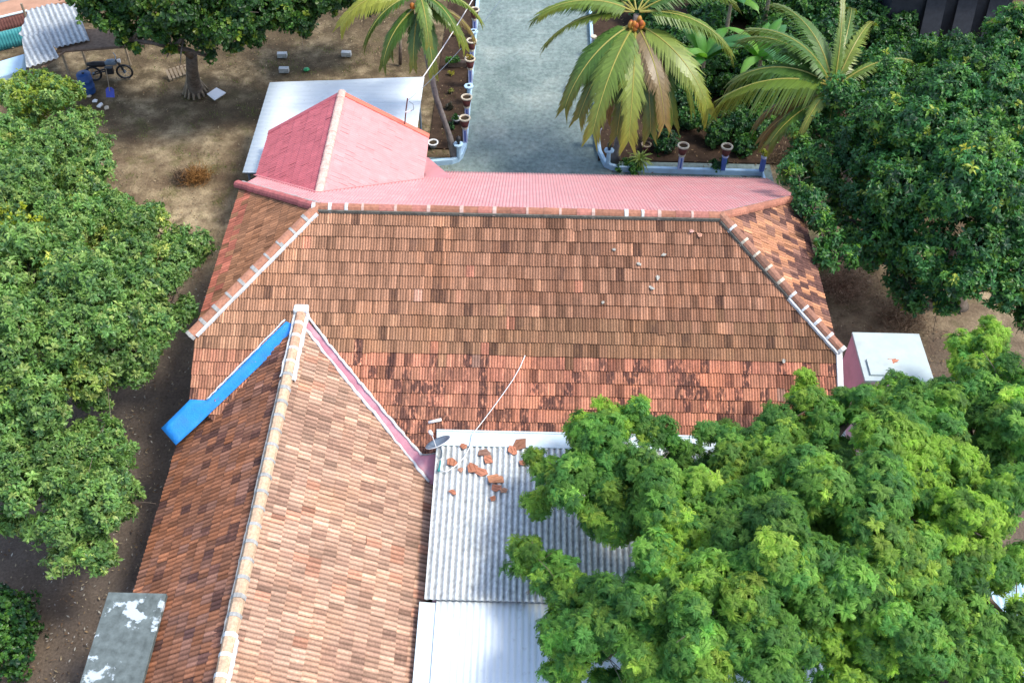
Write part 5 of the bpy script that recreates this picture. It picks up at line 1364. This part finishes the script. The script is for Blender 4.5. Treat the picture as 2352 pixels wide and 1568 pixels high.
mb = MB(); mb.tube([(0.3, -0.36, 0.98), (0.4, -0.2, 0.96), (0.42, 0, 0.92), (0.4, 0.2, 0.96), (0.3, 0.36, 0.98)], 0.016, 6); mb.build('handlebar', 'grey_metal', mc, world=False)
mb = MB(); mb.tube([(0.45, 0, 0.82), (0.58, 0, 0.82)], [0.06, 0.09], 10); mb.build('headlight', 'pvc', mc, world=False)
sv = thing('shovel', 'blue plastic scoop shovel with a pale upright handle', 'shovel', gz(256, 222))
g0 = gz(256, 222)
mb = MB(); mb.tube([g0+C3(0, 0.0, 0.25), g0+C3(0.02, 0.25, 1.15)], 0.018, 6); mb.build('handle', 'pale_wood', sv)
mb = MB(); mb.prism([g0+C3(-0.17, -0.12, 0.04), g0+C3(0.17, -0.12, 0.04), g0+C3(0.17, 0.06, 0.3), g0+C3(0.08, 0.09, 0.38), g0+C3(-0.08, 0.09, 0.38), g0+C3(-0.17, 0.06, 0.3)], 0.02, (0, 0.4, -0.4)); mb.build('scoop', 'scoop', sv, bevel=0.01)
def scrap(x, y, sx, sy, h, rz, mat, label, name='scrap', cat='scrap', group=None):
    mb = MB(); mb.prism([(-sx, -sy, h), (sx*0.8, -sy*1.1, h*0.8), (sx*1.1, sy*0.7, h), (0.1*sx, sy*1.1, h*1.3), (-sx*0.9, sy*0.8, h*0.7)], h)
    o = mb.build(name, mat, world=False, bevel=0.01); o.location = gz(x, y); o.rotation_euler = (0, 0, rz); return tag(o, label, cat, group)
SG = 'white scraps by the barrel'
scrap(218, 233, 0.10, 0.07, 0.05, 0.2, 'pvc', 'crumpled white scrap nearest the blue barrel', group=SG)
scrap(230, 243, 0.08, 0.13, 0.06, -0.2, 'pvc', 'largest of the white scraps below the barrel', group=SG)
scrap(245, 249, 0.09, 0.08, 0.06, 0.5, 'pot_rim', 'pinkish pale scrap farthest from the barrel', group=SG)
scrap(204, 222, 0.10, 0.06, 0.05, 0.0, 'pot_rim', 'cream scrap at the leaf edge under the barrel', group=SG)
# white board by the tree foot
mb = MB(); q = [gz(475, 216, 0.1), gz(497, 201, 0.16), gz(519, 213, 0.1), gz(493, 230, 0.06)]
mb.prism(q[::-1], 0.03); tag(mb.build('board', 'white_board'), 'square white board leaning at the foot of the shade tree', 'board')
# wooden slat pallet
pal = thing('pallet', 'broken wooden slat pallet propped beside the shade tree trunk', 'pallet', gz(400, 178))
for k in range(6):
    mb = MB(); a = gz(382+k*8.4, 160-k*2.4, 0.35); b = gz(392+k*8.0, 183-k*3.0, 0.08); dd = C3(0.05, 0.01, 0)
    mb.prism([a-dd, b-dd, b+dd, a+dd], 0.03); mb.build('slat', 'pale_wood', pal)
mb = MB(); mb.tube([gz(382, 164, 0.28), gz(428, 152, 0.28)], 0.03, 5); mb.tube([gz(388, 178, 0.08), gz(436, 164, 0.08)], 0.03, 5); mb.build('rail', 'wood', pal)
# roots of the shade tree
root = next(o for o in bpy.data.objects if o.name.startswith('shade_tree'))
mb = MB(); rb = gz(450, 212)
for k, a in enumerate(np.linspace(-2.8, 0.3, 8)):
    e = rb+C3(math.cos(a)*0.5, math.sin(a)*0.55, 0.0); mb.tube([rb+C3(0, 0, 1.5), rb+C3(math.cos(a)*0.2, math.sin(a)*0.2, 0.6), e], [0.06, 0.07, 0.05], 6)
mb.build('roots', 'pale_wood', root, smooth=True)
# concrete blocks and green cover
KG = 'concrete blocks on the yard'
def block(x, y, rz, label):
    mb = MB(); mb.box((-0.2, -0.1, 0.15), (0.2, 0.1, 0.19)); mb.box((-0.2, -0.1, 0), (0.2, -0.06, 0.15)); mb.box((-0.2, 0.06, 0), (0.2, 0.1, 0.15))
    for xx in (-0.2, -0.02, 0.16): mb.box((xx, -0.06, 0), (xx+0.04, 0.06, 0.15))
    o = mb.build('concrete_block', 'concrete', world=False); o.location = gz(x, y); o.rotation_euler = (0, 0, rz); o.data.materials[0] = M['asbestos']
    return tag(o, label, 'block', KG)
block(649, 131, 0.05, 'pale concrete block at the leaf edge of the shade tree')
block(796, 128, -0.05, 'pale concrete block left of the wooden post')
block(653, 165, 0.02, 'concrete block nearest the white shelter roof')
mb = MB(); mb.lathe([(0.12, 0), (0.14, 0.02), (0.10, 0.07), (0.0, 0.08)], 14); M['green_plastic'] = mat_plain('green_plastic', (0.02, 0.25, 0.08), 0.4, 0.4, 0.1)
o = mb.build('bowl', 'green_plastic', smooth=True, world=False); o.location = gz(704, 161); tag(o, 'green plastic bowl upturned on the soil', 'bowl')
mb = MB(); g0 = gz(919, 148); mb.tube([g0, gy(920, 85, g0[1])], [0.075, 0.06], 8); tag(mb.build('wooden_post', 'bark', smooth=True), 'short brown tree stump post under the yellow palm frond', 'post')
# bicycle on the drive, half under fronds
bi = thing('bicycle', 'bicycle leaning by the right wall under the palm fronds', 'bicycle', gz(1330, 195), rz=1.25)
def bwheel(x):
    mb = MB(); mb.tube([(x+0.31*math.cos(a), 0, 0.32+0.31*math.sin(a)) for a in np.linspace(0, 2*math.pi, 29)], 0.02, 6, False); w = mb.build('wheel', 'black', bi, smooth=True, world=False)
    mb = MB()
    for k in range(12): mb.tube([(x, 0, 0.32), (x+0.3*math.cos(k*math.pi/6), 0, 0.32+0.3*math.sin(k*math.pi/6))], 0.003, 4)
    mb.build('spokes', 'grey_metal', w, world=False)
bwheel(-0.52); bwheel(0.52)
mb = MB()
for a, b in (((-0.52, 0, 0.32), (-0.1, 0, 0.3)), ((-0.1, 0, 0.3), (-0.22, 0, 0.8)), ((-0.22, 0, 0.75), (0.36, 0, 0.8)), ((-0.1, 0, 0.3), (0.38, 0, 0.72)), ((0.52, 0, 0.32), (0.34, 0, 0.95)), ((-0.52, 0, 0.32), (-0.2, 0, 0.72))): mb.tube([a, b], 0.017, 6)
mb.build('frame', 'black', bi, world=False)
mb = MB(); mb.tube([(-0.36, 0, 0.86), (-0.2, 0, 0.87), (-0.08, 0, 0.86)], [0.08, 0.06, 0.02], 8); mb.build('saddle', 'black', bi, smooth=True, world=False)
mb = MB(); mb.tube([(0.22, -0.28, 1.0), (0.34, -0.1, 0.98), (0.34, 0.1, 0.98), (0.22, 0.28, 1.0)], 0.014, 6); mb.build('handlebar', 'grey_metal', bi, world=False)
mb = MB(); mb.box((-0.7, -0.08, 0.68), (-0.35, 0.08, 0.71)); mb.build('carrier', 'grey_metal', bi, world=False)

# road, red earth and boundary at the far left corner
a = gz(-80, 30); b = gz(70, -8); dv = (b-a)/np.linalg.norm(b-a); nv = C3(-dv[1], dv[0], 0)
def band(name, off0, off1, z, mat, label):
    mb = MB(); p = a-dv*60; q = b+dv*40
    mb.prism([p+nv*off0+C3(0, 0, z), q+nv*off0+C3(0, 0, z), q+nv*off1+C3(0, 0, z), p+nv*off1+C3(0, 0, z)], 0.15)
    return tag(mb.build(name, mat), label, kind='structure')
band('road', 0.0, 5.0, 0.06, 'road', 'grey road at the far left corner')
band('road_edge_line', 0.35, 0.48, 0.064, 'roadline', 'pale line along the road edge')
band('verge', -1.3, 0.0, 0.05, 'verge', 'red earth verge beside the road')
fz = 1.5
bf = thing('boundary_fence', 'teal ribbed sheet fence with a rusty top left of the old shed', 'fence', gz(20, 115))
f0 = gz(-60, 132); f1 = gz(75, 98)
dd = (f1-f0)/np.linalg.norm(f1-f0)
corrugated('sheet_panel', [f0, f1, f1+C3(0, 0.15, 0.75), f0+C3(0, 0.15, 0.75)], bf, 'teal', 0.12, 0.03, 'sine', 3)
corrugated('top_panel', [f0+C3(0, 0.18, 0.75), f1+C3(0, 0.18, 0.75), f1+C3(0, 0.5, 1.15), f0+C3(0, 0.5, 1.15)], bf, 'rust', 0.12, 0.03, 'sine', 3)
mb = MB(); mb.tube([f0+C3(0, 0.52, 1.2), f1+C3(0, 0.52, 1.2)], 0.05, 6); mb.build('top_rail', 'flash', bf)
bw = MB(); g0 = gz(-60, 158, 0.7); g1 = gz(56, 123, 0.7); bw.prism([g0+C3(0, -0.7, -0.35), g1+C3(0, -0.7, -0.35), g1, g0], 0.4); o = bw.build('water_trough', 'pale_blue', bevel=0.04)
tag(o, 'light blue sloping masonry tank at the left edge below the teal fence', 'tank')

# dark hut behind the right tree, roof of the neighbour at the lower right
hut = thing('dark_hut', 'dark grey sheet hut glimpsed behind the right tree top', 'hut', gz(2150, 95))
hb = gz(2150, 85)
mb = MB(); mb.box(hb+C3(-2.6, -0.6, 0), hb+C3(2.4, 3.0, 2.6)); mb.build('wall', 'dark_sheet', hut)
corrugated('roof', [hb+C3(-2.8, -0.9, 2.55), hb+C3(2.6, -0.9, 2.55), hb+C3(2.6, 3.2, 3.1), hb+C3(-2.8, 3.2, 3.1)], hut, 'dark_sheet', 0.2, 0.04, 'sine', 4)
for k in (-1.2, 0.1, 1.4):
    mb = MB(); mb.prism([hb+C3(k, -0.65, 2.4), hb+C3(k, -1.3, 0.1), hb+C3(k+0.8, -1.3, 0.1), hb+C3(k+0.8, -0.65, 2.4)], 0.02, (0, 1, 0)); mb.build('leaning_sheet', 'dark_sheet', hut)
nr = thing('neighbour_shed', 'pale blue roofed shed glimpsed at the lower right edge', 'shed', gz(2400, 1400))
nb_ = gz(2400, 1380, 2.6)
corrugated('roof', [nb_+C3(-1.3, -3.0, 0), nb_+C3(2.5, -3.0, 0), nb_+C3(2.5, 0.9, 0.2), nb_+C3(-1.3, 0.9, 0.2)], nr, 'pale_blue', 0.15, 0.03, 'sine', 4)
mb = MB(); mb.box((nb_[0]-1.0, nb_[1]-2.8, 0), (nb_[0]+2.3, nb_[1]+0.7, 2.5)); mb.build('wall', 'pale_blue', nr)

# ------------------------------------------------------------------ loose litter, leaves and grass on the soil
def litter():
    rng = np.random.default_rng(900); V, F, C = [], [], []
    def put(n, xr, yr, cols, s0, s1, z=0.03):
        x = rng.uniform(*xr, n); y = rng.uniform(*yr, n)
        keep = ~((x > PL-0.2) & (x < PR+0.2) & (y > 9)) & ~((x > -8.6) & (x < 8.5) & (y > -1.6) & (y < 10)) & ~((x > -8.9) & (x < 7) & (y < -1))
        for px, py in zip(x[keep], y[keep]):
            s = rng.uniform(s0, s1); a = rng.uniform(0, 6.28); d = C3(math.cos(a), math.sin(a), rng.normal(0, 0.25)); e = C3(-math.sin(a), math.cos(a), rng.normal(0, 0.3)); p = C3(px, py, z)
            i = len(V); V.extend([p-d*s, p+e*s*0.4, p+d*s, p-e*s*0.4]); F.append((i, i+1, i+2, i+3)); C.extend([np.array(cols[rng.integers(len(cols))])*rng.uniform(0.7, 1.3)]*4)
    br = [(0.16, 0.10, 0.06), (0.22, 0.15, 0.08), (0.10, 0.07, 0.05), (0.3, 0.24, 0.15)]
    put(5200, (-24, -2.2), (8, 24), br, 0.02, 0.06); put(3400, (-16, -8.4), (-10, 8), br+[(0.4, 0.37, 0.3)], 0.02, 0.06)
    put(1800, (3, 14), (11, 24), br, 0.02, 0.07); put(900, (8.6, 14), (-2, 9), br, 0.02, 0.07)
    put(260, (-14, -8.8), (-10, -5), [(0.36, 0.34, 0.31), (0.26, 0.23, 0.2)], 0.015, 0.045)
    tag(link_mesh('leaf_litter', np_mesh('leaf_litter', np.array(V), np.array(F), np.array(C)), 'dry'), 'fallen leaves and crumbs on the soil', kind='stuff')
    V, F, C = [], [], []
    for k in range(150):
        cx, cy = rng.uniform(-16, -2.6), rng.uniform(10.5, 21)
        if PL-0.2 < cx: continue
        for q in range(26):
            p = C3(cx+rng.normal(0, 0.16), cy+rng.normal(0, 0.13), 0.0); d = C3(rng.normal(0, 0.4), rng.normal(0, 0.4), 1); d /= np.linalg.norm(d); l = rng.uniform(0.03, 0.10); s = C3(rng.normal(), rng.normal(), 0)*0.008
            i = len(V); V += [p-s, p+s, p+d*l+s*0.2, p+d*l-s*0.2]; F.append((i, i+1, i+2, i+3)); C += [np.array([0.14, 0.17, 0.04])*rng.uniform(0.6, 1.4)]*4
    tag(link_mesh('grass', np_mesh('grass', np.array(V), np.array(F), np.array(C)), 'leaf'), 'sparse green tufts on the left yard', kind='stuff')
litter()
print('crown whorls', counts)
